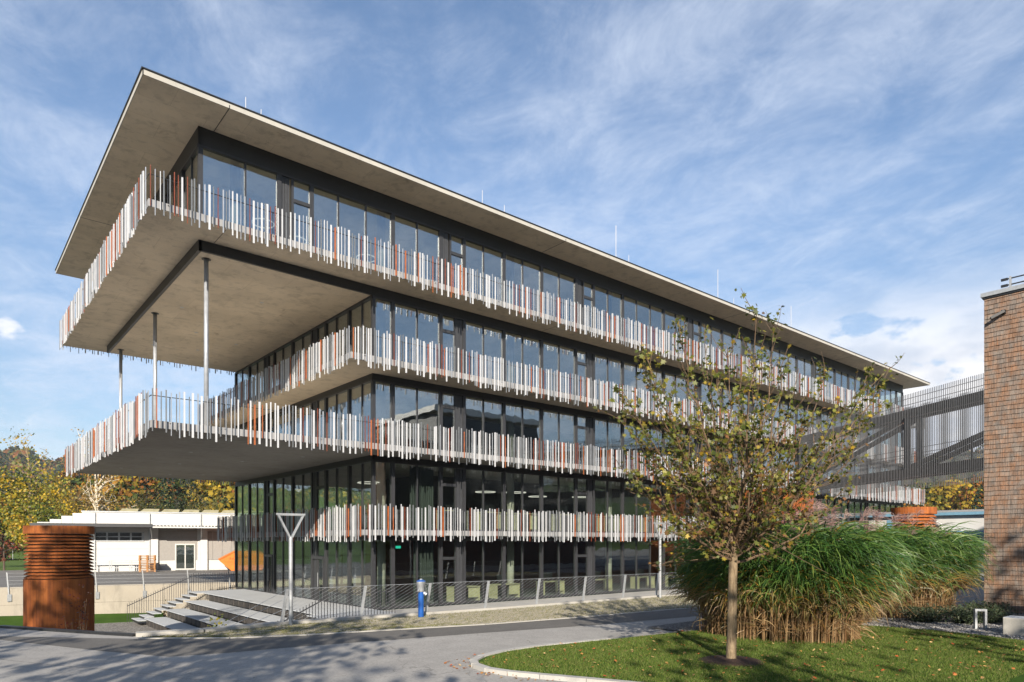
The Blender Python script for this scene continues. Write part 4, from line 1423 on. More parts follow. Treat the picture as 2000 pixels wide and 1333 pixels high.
for k in range(2):
    ua, ub = u0 + .1 + (u1 - u0 - .1) * k / 2, u0 + (u1 - u0 - .1) * (k + 1) / 2
    wbox('door_pane', M_BLACK, ua, ub, -.112, -.101, .18, 2.34)
    wbox('door_glass', M_GLASS_LOW, ua, ub, -.13, -.115, .18, 2.34)
u0 = U(397)
for k in range(12):
    wbox('wall_panel', M_GREYDOOR, u0 + k * .82, u0 + k * .82 + .80, -.06, -.003, .95, 3.6)
# canopy with trapezoidal sheet
u0 = U(180)
wbox('canopy', M_GALV, U(70), U(301), -2.4, -.01, 4.02, 4.12)
wbox('canopy_fascia', M_GREY, U(70), U(301), -2.48, -2.41, 3.92, 4.20)
wbox('canopy', M_WALLW, U(301), uE, -2.4, -.01, 3.94, 3.98)
wbox('canopy_fascia', M_WALLW, U(301), uE, -2.46, -2.41, 3.86, 3.99)
ua = U(302)
k = 0
while ua + k * .28 < 30:
    u = ua + k * .28
    wbox('sheet_rib', M_GREY, u, u + .13, -2.45, -.02, 3.99, 4.09)
    k += 1
for pxs in (186, 297, 393):
    u = U(pxs)
    B().beam((u, -.1, 2.9), (u, -2.2, 3.85), .09, .12).build('bracket', M_GALV, wb, local=True)
# sloped roof lights on top and the lower wing at the left
ua = U(222)
for k in range(12):
    B().hexa([(ua + k * 1.75, 3, 5.36), (ua + 1.6 + k * 1.75, 3, 5.36), (ua + 1.6 + k * 1.75, 6, 5.36), (ua + k * 1.75, 6, 5.36), (ua + .4 + k * 1.75, 3.8, 5.78), (ua + 1.72 + k * 1.75, 3.8, 5.78), (ua + 1.72 + k * 1.75, 5.5, 5.78), (ua + .4 + k * 1.75, 5.5, 5.78)]).build('roof_light', M_ROOFY, wb, local=True)
for k, (pa, pb, hh) in enumerate(((70, 95, 4.35), (95, 118, 4.6), (118, 140, 4.9), (140, 160, 5.15))):
    wbox('roof_hood', M_WALLW, U(pa), U(pb) - .02, .5, 9, 3.9, hh)
wbox('lower_wing', M_WALLW, U(75), uL - .01, .4, 20, -.1, 3.9)
# buffer rail
t_ = thing('buffer_rail', 'galvanised tube buffer rail along the white works wall', 'railing', tuple(WO), WR)
for z in (.35, .95):
    B().beam((U(180), -.9, z), (U(278), -.9, z), .07, .07).build('rail', M_GALV, t_, local=True)
for pxs in (183, 216, 220, 255, 259):
    B().beam((U(pxs), -.9, 0), (U(pxs), -.9, .95), .07, .07).build('post', M_GALV, t_, local=True)
def L2W(u, v, z):
    return Vector((WO.x + u * ux - v * uy, WO.y + u * uy + v * ux, WO.z + z))
# pallets, each one its own thing
pu = U(275)
ORD = ['lowest', 'second', 'third', 'fourth', 'fifth', 'sixth', 'seventh', 'eighth', 'ninth', 'topmost']
for k in range(10):
    p = L2W(pu + .65, -2.2, k * .146)
    t_ = thing('pallet', 'orange brown wooden pallet, ' + ORD[k] + ' of the stack by the white wall', 'pallet', tuple(p), WR + random.uniform(-.04, .04), 'stacked wooden pallets')
    for q in range(5):
        y = -.38 + q * .19
        bx('deck_board', M_PALLET, t_, -.65, .65, y - .055, y + .055, .118, .140, local=True)
    for q in range(3):
        bx('runner', M_PALLET, t_, -.65, .65, -.40 + q * .40 - .05, -.40 + q * .40 + .05, 0, .022, local=True)
        for w_ in (-.58, 0, .58):
            bx('block', M_PALLET, t_, w_ - .07, w_ + .07, -.40 + q * .40 - .05, -.40 + q * .40 + .05, .023, .117, local=True)
# skip container
su = U(426)
p = L2W(su, -3.2, 0)
sk = thing('skip_container', 'orange waste skip with slanted lids in front of the works building', 'skip', tuple(p), WR)
def skip_prof():
    return [(1.0, .02), (3.6, .02), (4.35, 1.05), (3.35, 1.80), (1.45, 1.80), (0.0, 1.00), (.08, .86)]
prof = skip_prof()
V = [(u, 0, z) for u, z in prof] + [(u, 1.7, z) for u, z in prof]
n = len(prof)
F = [tuple(range(n)), tuple(reversed(range(n, 2 * n)))] + [(k, k + n, (k + 1) % n + n, (k + 1) % n) for k in range(n)]
bb = B()
bb.v, bb.f = V, F
bb.build('body', M_ORANGE, sk, local=True)
B().beam((-.06, .85, 1.03), (1.45, .85, 1.86), 1.84, .07).build('lid', M_ORANGE, sk, local=True)
B().beam((3.35, .85, 1.86), (4.42, .85, 1.08), 1.84, .07).build('lid', M_ORANGE, sk, local=True)
bx('rib', M_ORANGE, sk, .45, 4.0, -.05, -.003, .82, .90, local=True)
bx('rib', M_ORANGE, sk, 1.75, 1.85, -.05, -.003, .05, 1.78, local=True)
B().tube([(2.2, -.06, 1.2), (2.2, -.16, 1.2)], .05, 8).build('lug', M_BLACK, sk, local=True)
cu = bpy.data.curves.new('lettering', 'FONT')
cu.body = 'PARTL'
cu.size = .30
cu.extrude = .004
cu.space_character = 1.25
cu.materials.append(M_RUST)
o = bpy.data.objects.new('lettering', cu)
o.location = (.86, -.012, 1.0)
o.rotation_euler = (R(90), 0, 0)
COL.objects.link(o)
bpy.context.view_layer.update()
lm = bpy.data.meshes.new_from_object(o.evaluated_get(bpy.context.evaluated_depsgraph_get()))
loc_, rot_ = o.location.copy(), o.rotation_euler.copy()
bpy.data.objects.remove(o)
o = bpy.data.objects.new('lettering', lm)
o.location, o.rotation_euler = loc_, rot_
link(o, sk, local=True)
# dark parked car at the left edge
cx, cy = G(-6, 1091, -2.66)
ca = thing('parked_car', 'black hatchback parked on the grass edge at the far left', 'car', (cx, cy, -2.66), R(75))
def car_part(name, mat, pts, y0, y1):
    bb = B()
    n = len(pts)
    bb.v = [(x, y0, z) for x, z in pts] + [(x, y1, z) for x, z in pts]
    bb.f = [tuple(range(n)), tuple(reversed(range(n, 2 * n)))] + [(k, k + n, (k + 1) % n + n, (k + 1) % n) for k in range(n)]
    o = bb.build(name, mat, ca, local=True)
    md = o.modifiers.new('bevel', 'BEVEL')
    md.width = .06
    md.segments = 3
    return o
car_part('body', M_CARBLK, [(-2.1, .25), (2.1, .25), (2.15, .6), (2.0, .85), (1.0, .95), (-1.9, .98), (-2.15, .8)], -.88, .88)
car_part('cabin', M_BLACK, [(-1.9, .96), (1.0, .93), (.3, 1.42), (-1.4, 1.46), (-1.8, 1.3)], -.74, .74)
for wx in (-1.3, 1.3):
    for wy in (-.84, .84):
        B().tube([(wx, wy - .1, .32), (wx, wy + .1, .32)], .32, 18).build('wheel', M_TYRE, ca, local=True)
for wy in (-.6, .6):
    bx('tail_light', M_RUST, ca, -2.18, -2.12, wy - .2, wy + .2, .68, .8, local=True)
bx('number_plate', M_WHITE, ca, -2.19, -2.14, -.26, .26, .5, .61, local=True)
sx_, sy_ = G(25, 1093, -2.66)
sp = thing('sign_post', 'thin grey sign post beside the parked car', 'post', (sx_, sy_, -2.66))
B().tube([(sx_, sy_, -2.66), (sx_, sy_, .1)], .035, 8).build('pole', M_GALV, sp)
B().box(sx_ - .2, sx_ + .2, sy_ - .03, sy_ + .0, -.35, .1).build('plate', M_BLUEPAINT, sp)

# ------------------------------------------------------------------ white hall, far right
px_, py_ = ray(1823)[0] * 62, ray(1823)[1] * 62
hw = thing('white_hall', 'white hall with a blue roof edge seen between the vent tower and the shingled wall', 'building', (px_, py_, GL))
HX = px_ - 4
bx('wall', M_WALLW, hw, HX, HX + 30, py_ - 14, py_ + 6, GL - .3, 2.2)
bx('roof', M_GALV, hw, HX - .4, HX + 30, py_ - 14.4, py_ + 6.4, 2.45, 2.62)
bx('fascia', M_BLUEPAINT, hw, HX - .42, HX + 30, py_ - 14.42, py_ + 6.42, 2.205, 2.445)
bx('window', M_BLUEPAINT, hw, HX - .04, HX - .002, py_ - .8, py_ + 2.4, GL + .3, 1.9)
bx('window_bar', M_WALLW, hw, HX - .07, HX - .041, py_ - .8, py_ + 2.4, .9, 1.0)
bx('porch_roof', M_BLUEPAINT, hw, HX - 2.2, HX - .01, py_ - 9, py_ - 2.4, .35, .85)
bx('porch_wall', M_WALLW, hw, HX - 2.1, HX - .012, py_ - 8.9, py_ - 2.5, GL - .3, .345)
B().tube([(HX - .3, py_ - .9, 2.1), (HX - .3, py_ - 2.0, 1.5), (HX - .12, py_ - 2.1, -2)], .08, 8).build('downpipe', M_WALLW, hw)

# ------------------------------------------------------------------ vegetation
SHAPES = {
    'maple': np.array([(0, -.50), (.10, -.16), (.46, -.28), (.30, .0), (.52, .22), (.20, .20), (0, .58), (-.20, .20), (-.52, .22), (-.30, .0), (-.46, -.28), (-.10, -.16)]),
    'oval': np.array([(0, -.5), (.26, -.12), (.2, .22), (0, .5), (-.2, .22), (-.26, -.12)]),
    'quad': np.array([(0, -.5), (.42, 0), (0, .5), (-.42, 0)]),
}
def leaf_mesh(name, P, N, size, colr, parent, shape='oval', mat=None, curl=.12):
    S = SHAPES[shape]
    n, k = len(P), len(S)
    e1 = unit(np.cross(N, rand_unit(n)))
    e2 = np.cross(N, e1)
    bend = (S[:, 0] ** 2 + S[:, 1] ** 2) * -curl
    V = P[:, None, :] + (S[None, :, 0:1] * e1[:, None, :] + S[None, :, 1:2] * e2[:, None, :] + bend[None, :, None] * N[:, None, :]) * np.asarray(size).reshape(-1, 1, 1)
    F = np.arange(n * k).reshape(n, k)
    return big_mesh(name, V.reshape(-1, 3), F, mat or M_LEAF, parent, colr)
def bez(p0, p1, p2, n):
    t = np.linspace(0, 1, n)[:, None]
    return (1 - t) ** 2 * p0 + 2 * t * (1 - t) * p1 + t ** 2 * p2

M_TWIG = m_plain('twig_brown', (0.13, 0.085, 0.05), 0.9, 0, 0.3, 20)
# ---- young maple on the lawn
TX, TY = 11.4, 7.18
tr = thing('young_maple', 'young maple with thin olive and yellow autumn foliage on the lawn', 'tree', (TX, TY, GL))
base = np.array([TX, TY, GL])
RV = np.array([S50, -C50, 0])           # to the right in the picture
DV = np.array([C50, S50, 0])            # away from the viewer
fork = np.array([TX, TY, -.28]) + RV * .04
trunk = B()
tp = [base + np.array([0, 0, -.05]), base + np.array([0, 0, .12]), base * .7 + fork * .3, base * .35 + fork * .65, fork, fork + np.array([.03, -.02, .9])]
trunk.tube(tp, [.135, .096, .088, .082, .078, .05], 14)
trunk.build('trunk', M_BARK, tr, smooth=True)
br_b = B()
LP, LN, LC, LS = [], [], [], []
rn = np.random.RandomState(5)
def px_target(px, py, off):
    d = 12.83 + off
    py = py + max(0, (900 - py)) * .14
    a, b_ = ray(px)
    return np.array([a * d, b_ * d, (1058 - py) * d / 1333.3])
tg = [(1325, 575), (1375, 590), (1478, 560), (1512, 588), (1560, 690), (1612, 705), (1738, 688), (1700, 800), (1668, 890), (1255, 690), (1262, 660), (1205, 800), (1196, 885), (1240, 930), (1642, 962),
      (1570, 1010), (1300, 985), (1420, 640), (1450, 700), (1350, 700), (1580, 770), (1540, 640), (1300, 780), (1640, 780), (1390, 760), (1500, 760), (1270, 870), (1320, 880), (1600, 860), (1530, 900),
      (1215, 740), (1690, 730), (1360, 930), (1470, 830), (1410, 870), (1560, 950), (1340, 1040), (1510, 1040), (1440, 940), (1480, 660), (1290, 720), (1400, 700)]
offs = rn.uniform(-2.2, 2.2, len(tg))
GREEN = [(.082, .102, .018), (.11, .125, .020), (.060, .080, .015), (.15, .155, .025), (.20, .185, .030)]
YEL = [(.30, .22, .025), (.25, .20, .03), (.34, .22, .02)]
BRN = [(.15, .085, .03), (.19, .105, .04), (.11, .06, .025), (.22, .105, .045)]
def add_leaf(p, frac_low):
    r = rn.rand()
    if r < .07 + .04 * (1 - frac_low):
        c = YEL[rn.randint(3)]
    elif r < .13 + .34 * frac_low:
        c = BRN[rn.randint(4)]
    else:
        c = GREEN[rn.randint(5)]
    LP.append(p + rn.randn(3) * .045)
    nn = rn.randn(3) * .75 + np.array([-.25, -.35, .75])
    LN.append(nn / np.linalg.norm(nn))
    LC.append(np.array(c) * rn.uniform(.7, 1.35))
    LS.append(rn.uniform(.055, .12))
for i, (px, py) in enumerate(tg):
    T = px_target(px, py, offs[i])
    start = fork + np.array([.02, -.02, rn.uniform(-.15, .8)])
    vec = T - start
    L = np.linalg.norm(vec)
    ctrl = start + vec * .45 + np.array([0, 0, -.10 * L if vec[2] > 1.2 else .0]) + np.array([vec[0], vec[1], 0]) * .12
    pts = bez(start, ctrl, T, 12)
    pts[1:-1] += rn.randn(10, 3) * .03
    r0 = .013 + .0042 * L
    br_b.tube(pts, list(np.linspace(r0, .005, 12)), 6, False)
    ntw = int(5 + L * 3.8)
    for k in range(ntw):
        t = rn.uniform(.22, 1.0)
        f = t * 11
        j = min(10, int(f))
        p = pts[j] + (pts[j + 1] - pts[j]) * (f - j)
        dirn = unit((pts[j + 1] - pts[j])[None])[0]
        side = rn.randn(3)
        side -= dirn * side.dot(dirn)
        side /= np.linalg.norm(side)
        tl = rn.uniform(.25, .85) * (1.15 - .5 * t)
        e = p + (dirn * .75 + side * .65 + np.array([0, 0, .35])) * tl
        tw = bez(p, (p + e) / 2 + rn.randn(3) * .05, e, 4)
        br_b.tube(tw, [.008, .006, .004, .003], 4, False)
        low = np.clip((1.9 - p[2]) / 2.2, 0, 1)
        nl = rn.randint(5, 13)
        for q in range(nl):
            u = rn.rand() ** .8
            add_leaf(p + (e - p) * u, low)
    for q in range(int(10 + 5 * L)):
        t = rn.uniform(.35, 1.0) ** .7
        f = t * 11
        j = min(10, int(f))
        add_leaf(pts[j] + (pts[j + 1] - pts[j]) * (f - j) + rn.randn(3) * .05, np.clip((1.6 - pts[j][2]) / 2.2, 0, 1))
# low dense twigs around the fork
for k in range(70):
    a = rn.rand() * 6.28
    r_ = rn.uniform(.2, 1.7)
    e = fork + np.array([math.cos(a) * r_, math.sin(a) * r_, rn.uniform(-.1, 1.9) - .12 * r_])
    s_ = fork + np.array([0, 0, rn.uniform(.0, .85)])
    tw = bez(s_, (s_ + e) / 2 + np.array([0, 0, -.05]), e, 5)
    br_b.tube(tw, [.011, .009, .007, .005, .003], 4, False)
    for q in range(rn.randint(7, 15)):
        add_leaf(s_ + (e - s_) * rn.uniform(.35, 1.0), .6)
br_b.build('branches', M_TWIG, tr)
leaf_mesh('crown', np.array(LP), np.array(LN), np.array(LS), np.array(LC), tr, 'maple')

# ---- generic trees for the background and behind the viewer
def tree(name, x, y, z0, height, rad, n, leaf, pal, label, cat='tree', group=None, bark=None, crown_lo=.25, nlimb=9, spread=1.0, rnd=1, dense=.16, thick=1.0):
    rg = np.random.RandomState(rnd)
    t = thing(name, label, cat, (x, y, z0), 0, group)
    b = B()
    top = np.array([x, y, z0 + height])
    r0 = (height * .014 + .05) * thick
    zs = np.linspace(0, .93, 8)
    pts = np.array([[x, y, z0 + height * q] for q in zs]) + np.column_stack([rg.randn(8) * .02 * height * zs, rg.randn(8) * .02 * height * zs, np.zeros(8)])
    b.tube(pts, list(r0 * (1 - .9 * zs)), 8, False)
    ends = []
    for k in range(nlimb):
        q = crown_lo + (.92 - crown_lo) * (k + rg.rand()) / nlimb
        st = np.array([x, y, z0 + height * q * .92])
        a = rg.rand() * 6.28
        rr_ = rad * spread * (math.sqrt(max(.05, 1 - ((q - .55) / .55) ** 2))) * rg.uniform(.6, 1.0)
        en = st + np.array([math.cos(a) * rr_, math.sin(a) * rr_, height * rg.uniform(.06, .2)])
        lp = bez(st, (st + en) / 2 + np.array([0, 0, height * .04]), en, 5)
        b.tube(lp, list(np.linspace(r0 * .42 * (1 - q * .5), r0 * .12, 5)), 5, False)
        ends += [lp[2], lp[3], lp[4]]
        for w in range(3):
            e2 = lp[2 + w % 3] + rg.randn(3) * rad * .3 + np.array([0, 0, height * .05])
            b.tube([lp[2 + w % 3], (lp[2 + w % 3] + e2) / 2 + rg.randn(3) * .05, e2], [r0 * .13, r0 * .1, r0 * .06], 4, False)
            ends.append(e2)
    b.build('trunk', bark or M_BARK_D, t)
    if n:
        ends = np.array(ends)
        m = n // 2
        c1 = ends[rg.randint(0, len(ends), m)] + rg.randn(m, 3) * rad * dense
        u = unit(rg.randn(n - m, 3))
        rr2 = rg.rand(n - m, 1) ** .4
        c2 = np.array([x, y, z0 + height * (crown_lo + 1) / 2]) + u * rr2 * np.array([rad, rad, height * (1 - crown_lo) / 2])
        lump = np.sin(c2[:, 0] * 2.1 + c2[:, 2] * 1.3) + np.sin(c2[:, 1] * 1.7 - c2[:, 2] * 2.0) + np.sin(c2[:, 0] * .9 - c2[:, 1] * 1.1)
        c2 = c2[lump > -.2]
        P_ = np.vstack([c1, c2])
        N_ = unit(rg.randn(len(P_), 3) * .8 + np.array([-.3, -.3, .6]))
        pal = np.array(pal)
        f_ = 2.4 / max(rad, .5)
        lum = np.sin(P_[:, 0] * f_ * 2.1 + P_[:, 2] * f_ * 1.3 + rnd) + np.sin(P_[:, 1] * f_ * 1.9 - P_[:, 2] * f_ * 1.7) + np.sin(P_[:, 2] * f_ * 2.6 + P_[:, 0] * f_)
        ci = np.clip(((lum + 2.6) / 5.2 + rg.randn(len(P_)) * .16) * len(pal), 0, len(pal) - 1).astype(int)
        C_ = pal[ci] * rg.uniform(.6, 1.35, (len(P_), 1))
        S_ = leaf * rg.uniform(.6, 1.4, len(P_))
        leaf_mesh('crown', P_, N_, S_, C_, t, 'quad')
    return t
def at_px(px, d):
    a, b_ = ray(px)
    return a * d, b_ * d
def back_tree(px, d, top_y, half_px, n, leaf, pal, label, **kw):
    x, y = at_px(px, d)
    z0 = -2.9
    tree(kw.pop('name', 'broadleaf_tree'), x, y, z0, ((1058 - top_y) * d / 1333.3 - z0) * .84, half_px * d / 1333.3, n, leaf, pal, label, **kw)
YG = [(.46, .29, .02), (.40, .27, .02), (.30, .25, .03), (.22, .21, .025), (.12, .15, .02), (.07, .10, .018)]
BR = [(.22, .13, .04), (.28, .17, .05), (.16, .10, .03), (.18, .14, .035), (.30, .20, .06)]
DG = [(.045, .065, .018), (.06, .08, .02), (.035, .05, .015), (.08, .095, .02)]
OG = [(.12, .12, .03), (.16, .14, .03), (.09, .10, .025), (.20, .15, .03)]
back_tree(72, 70, 885, 84, 9500, .24, YG, 'bright yellow green maple at the left behind the rust tower', rnd=21, crown_lo=.12)
back_tree(-20, 78, 900, 60, 3000, .34, DG, 'dark green tree cut by the left edge of the picture', rnd=22, crown_lo=.1)
back_tree(58, 92, 815, 40, 260, .13, BR, 'nearly bare thin tree standing above the left hill', rnd=23, bark=M_BARK, crown_lo=.35, nlimb=18, thick=1.15)
back_tree(192, 96, 783, 34, 1100, .26, [(.40, .25, .04), (.34, .20, .04), (.25, .17, .05)], 'tall poplar with sparse golden leaves behind the terrace', rnd=24, bark=M_BARK_W, crown_lo=.3, nlimb=16, name='poplar_tree')
back_tree(213, 98, 925, 60, 1500, .28, BR + YG[:2], 'pale barked birch with forked white stems behind the works building', rnd=25, bark=M_BARK_W, crown_lo=.2, nlimb=14, name='birch_tree', thick=.8)
back_tree(160, 104, 930, 46, 5200, .23, BR, 'rusty brown tree between the yellow maple and the birch', rnd=26, crown_lo=.15)
back_tree(285, 108, 935, 50, 5200, .23, OG, 'olive brown tree right of the birch', rnd=27, crown_lo=.15)
back_tree(345, 116, 945, 40, 4400, .23, DG, 'dark green tree behind the middle of the works roof', rnd=28, crown_lo=.1)
back_tree(400, 120, 940, 40, 4400, .23, OG, 'olive tree behind the right part of the works roof', rnd=29, crown_lo=.1)
back_tree(120, 112, 900, 50, 2600, .34, OG, 'olive tree on the slope above the yellow maple', rnd=30, crown_lo=.1)
back_tree(8, 64, 1025, 22, 900, .22, [(.20, .05, .03), (.14, .05, .03), (.10, .09, .03)], 'small dark red tree beside the parked car', rnd=31, crown_lo=.25)
# trees across the road, behind the viewer: known by their shadows on the asphalt and their mirror image in the glass
BK = [(-6.2, 1.2, 10.5, 3.2, 2000, .30, 'broad sparse tree shading the road at the lower left'),
      (-19.0, 0.6, 18.0, 3.6, 2600, .34, 'tall slender tree casting blotches on the rust tower'),
      (-11.5, 4.5, 12.5, 2.4, 800, .30, 'slim tree beside the road shading the kerb'),
      (-1.5, -9.5, 11.0, 3.0, 800, .30, 'round tree shading the front of the lawn'),
      (8.0, -9.5, 10.5, 2.6, 800, .30, 'open tree shading the right part of the lawn'),
      (11.5, -13.5, 11.5, 4.2, 6500, .34, 'dense tree shading the foot of the shingled wall'),
      (-12.0, -9.0, 13.0, 3.0, 900, .30, 'thin tree whose branches streak the road centre')]
for k, (x, y, h_, r_, n_, lf, lb) in enumerate(BK):
    tree('roadside_tree', x, y, GL, h_, r_, n_, lf, DG + OG, lb, group='trees across the road', rnd=50 + k, crown_lo=.36)
PLC = ['first', 'second', 'third', 'fourth', 'fifth', 'sixth', 'seventh', 'eighth']
for k in range(7):
    tree('row_tree', -22 + k * 13 + random.uniform(-2, 2), -34 + random.uniform(-4, 3), GL, 15 + random.uniform(-2, 3), 6.5, 3000, .75, DG, 'large dark tree mirrored in the glass, ' + PLC[k] + ' in the row across the road', group='row of large trees across the road', rnd=80 + k, crown_lo=.12)

# ---- tall reed hedges
def reeds(name, foot, ncane, hmin, hmax, wind, label, seed, plumes):
    rg = np.random.RandomState(seed)
    cx_, cy_ = np.mean([p[0] for p in foot]), np.mean([p[1] for p in foot])
    t = thing(name, label, 'ornamental grass', (cx_, cy_, GL), 0, 'tall silver grass hedges')
    P0 = sample_poly(foot, ncane)
    ctr = np.array([cx_, cy_])
    ext = np.array([np.ptp([p[0] for p in foot]), np.ptp([p[1] for p in foot])]) / 2
    rel = (P0 - ctr) / ext
    h = hmin + rg.rand(ncane) * (hmax - hmin)
    edge = np.clip(np.linalg.norm(rel, axis=1), 0, 1.3)
    h *= 1 - .16 * edge ** 2
    lean = np.column_stack([rel * .24 * h[:, None] / 2.6, np.zeros(ncane)]) + rg.randn(ncane, 3) * np.array([.10, .10, 0])
    lean[:, :2] += np.array(wind) * .14
    base3 = np.column_stack([P0, np.full(ncane, GL + .02)])
    # canes
    S = 5
    tt = np.linspace(0, 1, S)
    path = base3[:, None, :] + tt[None, :, None] * np.array([0, 0, 1.]) * h[:, None, None] * .92 + (tt ** 1.8)[None, :, None] * lean[:, None, :]
    view = np.array([-C50, -S50, 0])
    def ribbon(path, width, colr_s, nm, mat):
        n, S_, _ = path.shape
        tang = np.gradient(path, axis=1)
        sd = np.cross(tang, rg.randn(n, 1, 3) * .6 + view)
        sd = unit(sd)
        w = width[:, None, None] * np.array([.8, 1.0, 1.0, .85, .55, .08])[None, :S_, None] if S_ == 6 else width[:, None, None] * np.ones((1, S_, 1))
        Lf, Rt = path - sd * w / 2, path + sd * w / 2
        V = np.stack([Lf, Rt], 2).reshape(-1, 3)
        i = np.arange(n)[:, None] * S_ * 2 + np.arange(S_ - 1)[None] * 2
        F = np.stack([i, i + 1, i + 3, i + 2], -1).reshape(-1, 4)
        return big_mesh(nm, V, F, mat, t, colr_s.reshape(-1, 3), smooth=False)
    straw = np.array([(.30, .19, .09), (.24, .14, .06), (.36, .25, .13), (.20, .11, .05)])
    cc_ = straw[rg.randint(0, 4, ncane)][:, None, :] * rg.uniform(.6, 1.2, (ncane, 1, 1)) * np.ones((1, S - 1, 1))
    ribbon(path, np.full(ncane, .017), cc_, 'canes', M_BLADE)
    # leaves
    per = 12
    n = ncane * per
    ci = np.repeat(np.arange(ncane), per)
    u = rg.rand(n) ** .68 * .90 + .09
    f = u * (S - 1)
    j = np.clip(f.astype(int), 0, S - 2)
    st = path[ci, j] + (path[ci, j + 1] - path[ci, j]) * (f - j)[:, None]
    az = rg.rand(n) * 2 * np.pi
    outw = np.column_stack([rel[ci] * .9 + np.array(wind) * .42, np.zeros(n)]) + np.column_stack([np.cos(az), np.sin(az), np.zeros(n)]) * .75
    outw = unit(outw)
    low = u < .27
    Lh = np.where(low, rg.uniform(.25, .6, n), rg.uniform(.8, 1.5, n))
    el0 = np.where(low, rg.uniform(-.6, 1.35, n), rg.uniform(.95, 1.4, n))
    droop = np.where(low, rg.uniform(.3, 1.0, n), rg.uniform(1.7, 2.75, n))
    S2 = 6
    pts = [st]
    cur = st.copy()
    for q in range(S2 - 1):
        el = el0 - droop * ((q + .5) / (S2 - 1)) ** 1.3
        step = (np.cos(el)[:, None] * outw + np.sin(el)[:, None] * np.array([0, 0, 1.])) * (Lh / (S2 - 1))[:, None]
        cur = cur + step
        pts.append(cur.copy())
    lp = np.stack(pts, 1)
    lp[:, :, 2] = np.maximum(lp[:, :, 2], GL + .03)
    green = np.array([(.038, .098, .018), (.055, .125, .022), (.085, .16, .030), (.030, .080, .018), (.12, .185, .040)])
    gold = np.array([(.34, .22, .035), (.40, .20, .03), (.26, .22, .04), (.18, .20, .04)])
    hz = st[:, 2] - GL
    mixv = np.clip((hz - .18 - rg.rand(n) * .65) / .40, 0, 1)
    a_ = straw[rg.randint(0, 4, n)]
    g_ = np.where((rg.rand(n) < np.clip(.48 - .30 * hz, .02, .5))[:, None], gold[rg.randint(0, 4, n)], green[rg.randint(0, 5, n)])
    c_ = a_ * (1 - mixv[:, None]) + g_ * mixv[:, None]
    c_ = c_ * rg.uniform(.7, 1.3, (n, 1))
    ribbon(lp, np.where(low, rg.uniform(.008, .018, n), rg.uniform(.016, .034, n)), np.repeat(c_[:, None, :], S2 - 1, 1), 'blades', M_BLADE)
    # plumes: fans of thin drooping threads
    m = plumes
    pk = rg.choice(np.where(h > np.percentile(h, 35))[0], m)
    tipp = path[pk, -1]
    hgt = rg.uniform(.4, 1.0, m)
    th = 26
    V0 = np.repeat(tipp + np.column_stack([np.zeros(m), np.zeros(m), hgt]), th, 0)
    az = rg.rand(m * th) * 2 * np.pi
    s0 = V0 - np.array([0, 0, 1.]) * rg.rand(m * th, 1) * .12
    dirv = unit(np.column_stack([np.cos(az) * .55 + wind[0] * .9, np.sin(az) * .55 + wind[1] * .9, rg.uniform(.2, 1.1, m * th)]))
    ln = rg.uniform(.14, .34, m * th)
    p1 = s0 + dirv * (ln * .5)[:, None]
    p2 = p1 + (dirv + np.array([0, 0, -.7])) * (ln * .5)[:, None]
    pth = np.stack([s0, p1, p2], 1)
    pink = np.array([(.33, .22, .20), (.26, .16, .155), (.42, .30, .26), (.22, .12, .12)])
    pc = pink[rg.randint(0, 4, m)][np.repeat(np.arange(m), th)][:, None, :] * rg.uniform(.7, 1.25, (m * th, 1, 1)) * np.ones((1, 2, 1))
    ribbon(pth, np.full(m * th, .007), pc, 'plumes', M_BLADE)
    stalk = np.stack([tipp - np.array([0, 0, .25]), tipp + np.column_stack([np.zeros(m), np.zeros(m), hgt])], 1)
    ribbon(stalk, np.full(m, .006), straw[rg.randint(0, 4, m)][:, None, :] * np.ones((1, 1, 1)), 'stalks', M_BLADE)
wind = (S50 * .8 - .15, -C50 * .8 - .15)
reeds('silver_grass', [(14.45, 10.0), (13.95, 8.7), (14.3, 7.5), (15.2, 6.75), (16.4, 6.9), (17.2, 8.2), (17.0, 9.9), (15.8, 10.6)], 1750, 2.15, 2.6, wind, 'big clump of tall green silver grass with straw base behind the young maple', 3, 120)
reeds('silver_grass', [(16.8, 9.6), (17.5, 8.3), (19.0, 8.0), (20.2, 8.2), (20.0, 9.6), (18.5, 10.4)], 800, 1.5, 1.9, wind, 'middle silver grass clump drooping over the gravel edge', 4, 90)
reeds('silver_grass', [(20.8, 9.6), (21.3, 8.1), (23.4, 7.4), (25.2, 7.7), (25.4, 9.0), (23, 10.3)], 1300, 2.2, 2.6, (wind[0] * .4, wind[1] * .4), 'bright green silver grass clump next to the shingled wall', 5, 40)

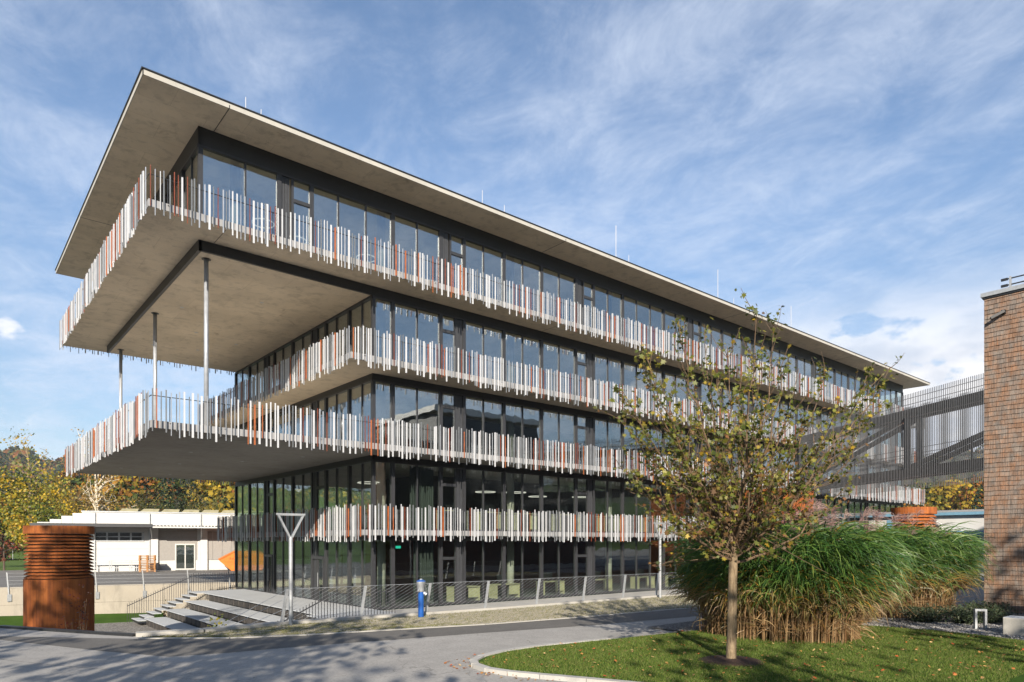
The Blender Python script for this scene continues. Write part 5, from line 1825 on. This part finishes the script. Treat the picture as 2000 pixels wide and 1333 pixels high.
# ---- low planting
def shrub(name, x, y, z0, rx, ry, hh, n, leaf, pal, label, seed, shape='oval', group=None, nst=14):
    rg = np.random.RandomState(seed)
    t = thing(name, label, 'shrub', (x, y, z0), 0, group)
    b = B()
    ends = []
    for k in range(nst):
        a = rg.rand() * 6.28
        q = rg.rand() ** .5
        e = np.array([x + math.cos(a) * rx * q, y + math.sin(a) * ry * q, z0 + hh * rg.uniform(.5, 1.0)])
        pts = bez(np.array([x + math.cos(a) * rx * q * .3, y + math.sin(a) * ry * q * .3, z0]), np.array([x + math.cos(a) * rx * q * .5, y + math.sin(a) * ry * q * .5, z0 + hh * .5]), e, 5)
        b.tube(pts, [.012, .010, .008, .006, .003], 4, False)
        ends.append(pts)
    b.build('stems', M_BARK, t)
    E_ = np.array(ends)
    ki = rg.randint(0, nst, n)
    fi = rg.randint(1, 5, n)
    P_ = E_[ki, fi] + rg.randn(n, 3) * np.array([rx, ry, hh]) * .13
    P_[:, 2] = np.maximum(P_[:, 2], z0 + .03)
    N_ = unit(rg.randn(n, 3) * .8 + np.array([-.3, -.4, .6]))
    pal = np.array(pal)
    C_ = pal[rg.randint(0, len(pal), n)] * rg.uniform(.6, 1.4, (n, 1))
    leaf_mesh('leaves', P_, N_, leaf * rg.uniform(.6, 1.4, n), C_, t, shape)
REDL = [(.10, .014, .016), (.07, .018, .018), (.14, .025, .025), (.05, .04, .03)]
x, y = at_px(150, 19.5)
shrub('red_shrub', x, y, -4.6, .5, .5, 3.0, 700, .055, REDL, 'thin dark red leaved shrub in front of the rust tower', 1)
x, y = at_px(432, 21.0)
shrub('young_shrub', x, y, -4.6, .45, .45, 2.5, 520, .10, [(.12, .15, .03), (.20, .19, .03), (.30, .24, .03), (.08, .11, .02)], 'yellow green young shrub in front of the lower steps', 2)
for k, (px, d, hh) in enumerate(((25, 41.5, 1.0), (206, 41.5, 1.1), (243, 41.8, .7), (322, 41.6, .9))):
    x, y = at_px(px, d)
    t_ = 41.0
    shrub('climbing_plant', x, y, -4.5, .22, .12, hh, 90, .11, [(.06, .06, .03), (.10, .07, .035), (.09, .10, .03)], 'small climbing plant on the retaining wall, ' + ['leftmost, beside the rust tower', 'just right of the rust tower', 'second right of the rust tower', 'behind the bar railing'][k], 10 + k, nst=6, group='climbers on the retaining wall')
GC = [(.05, .075, .035), (.07, .095, .045), (.09, .11, .06), (.04, .06, .03)]
for k, (x, y, rx, ry, lb) in enumerate(((21.4, 7.2, 1.1, .7, 'low grey green ground cover below the bright silver grass'), (22.6, 6.1, .9, .7, 'low dark ground cover behind the frame light'), (21.8, 6.4, .8, .6, 'low grey green ground cover beside the frame light'), (24.0, 6.6, 1.0, .6, 'low ground cover at the foot of the shingled wall'))):
    shrub('ground_cover', x, y, GL + .03, rx, ry, .42, 2600, .06, GC, lb, 30 + k, nst=60, group='ground cover plants in the gravel bed')
# mirror neighbour: upper wing of the shingled building, out of the picture to the right
bx('upper_wing', M_PANEL, sh, 40.0, 54.0, -20.0, -6.0, 4.51, 13.6)
bx('wing_fascia', M_WALLW, sh, 39.5, 54.5, -20.5, -5.5, 13.605, 14.3)

# ------------------------------------------------------------------ air between here and the ridges
t = NT('thin_haze')
pv = t.n('ShaderNodeVolumePrincipled')
pv.inputs['Color'].default_value = (0.80, 0.88, 1.0, 1)
pv.inputs['Density'].default_value = 0.00014
t.l(pv.outputs[0], t.out.inputs['Volume'])
o = bx('haze', t.m, None, -1180, 1180, -1180, 1180, -7.0, 135.0)
o['kind'] = 'stuff'
o['label'] = 'thin pale autumn haze in the valley air'
o['category'] = 'haze'
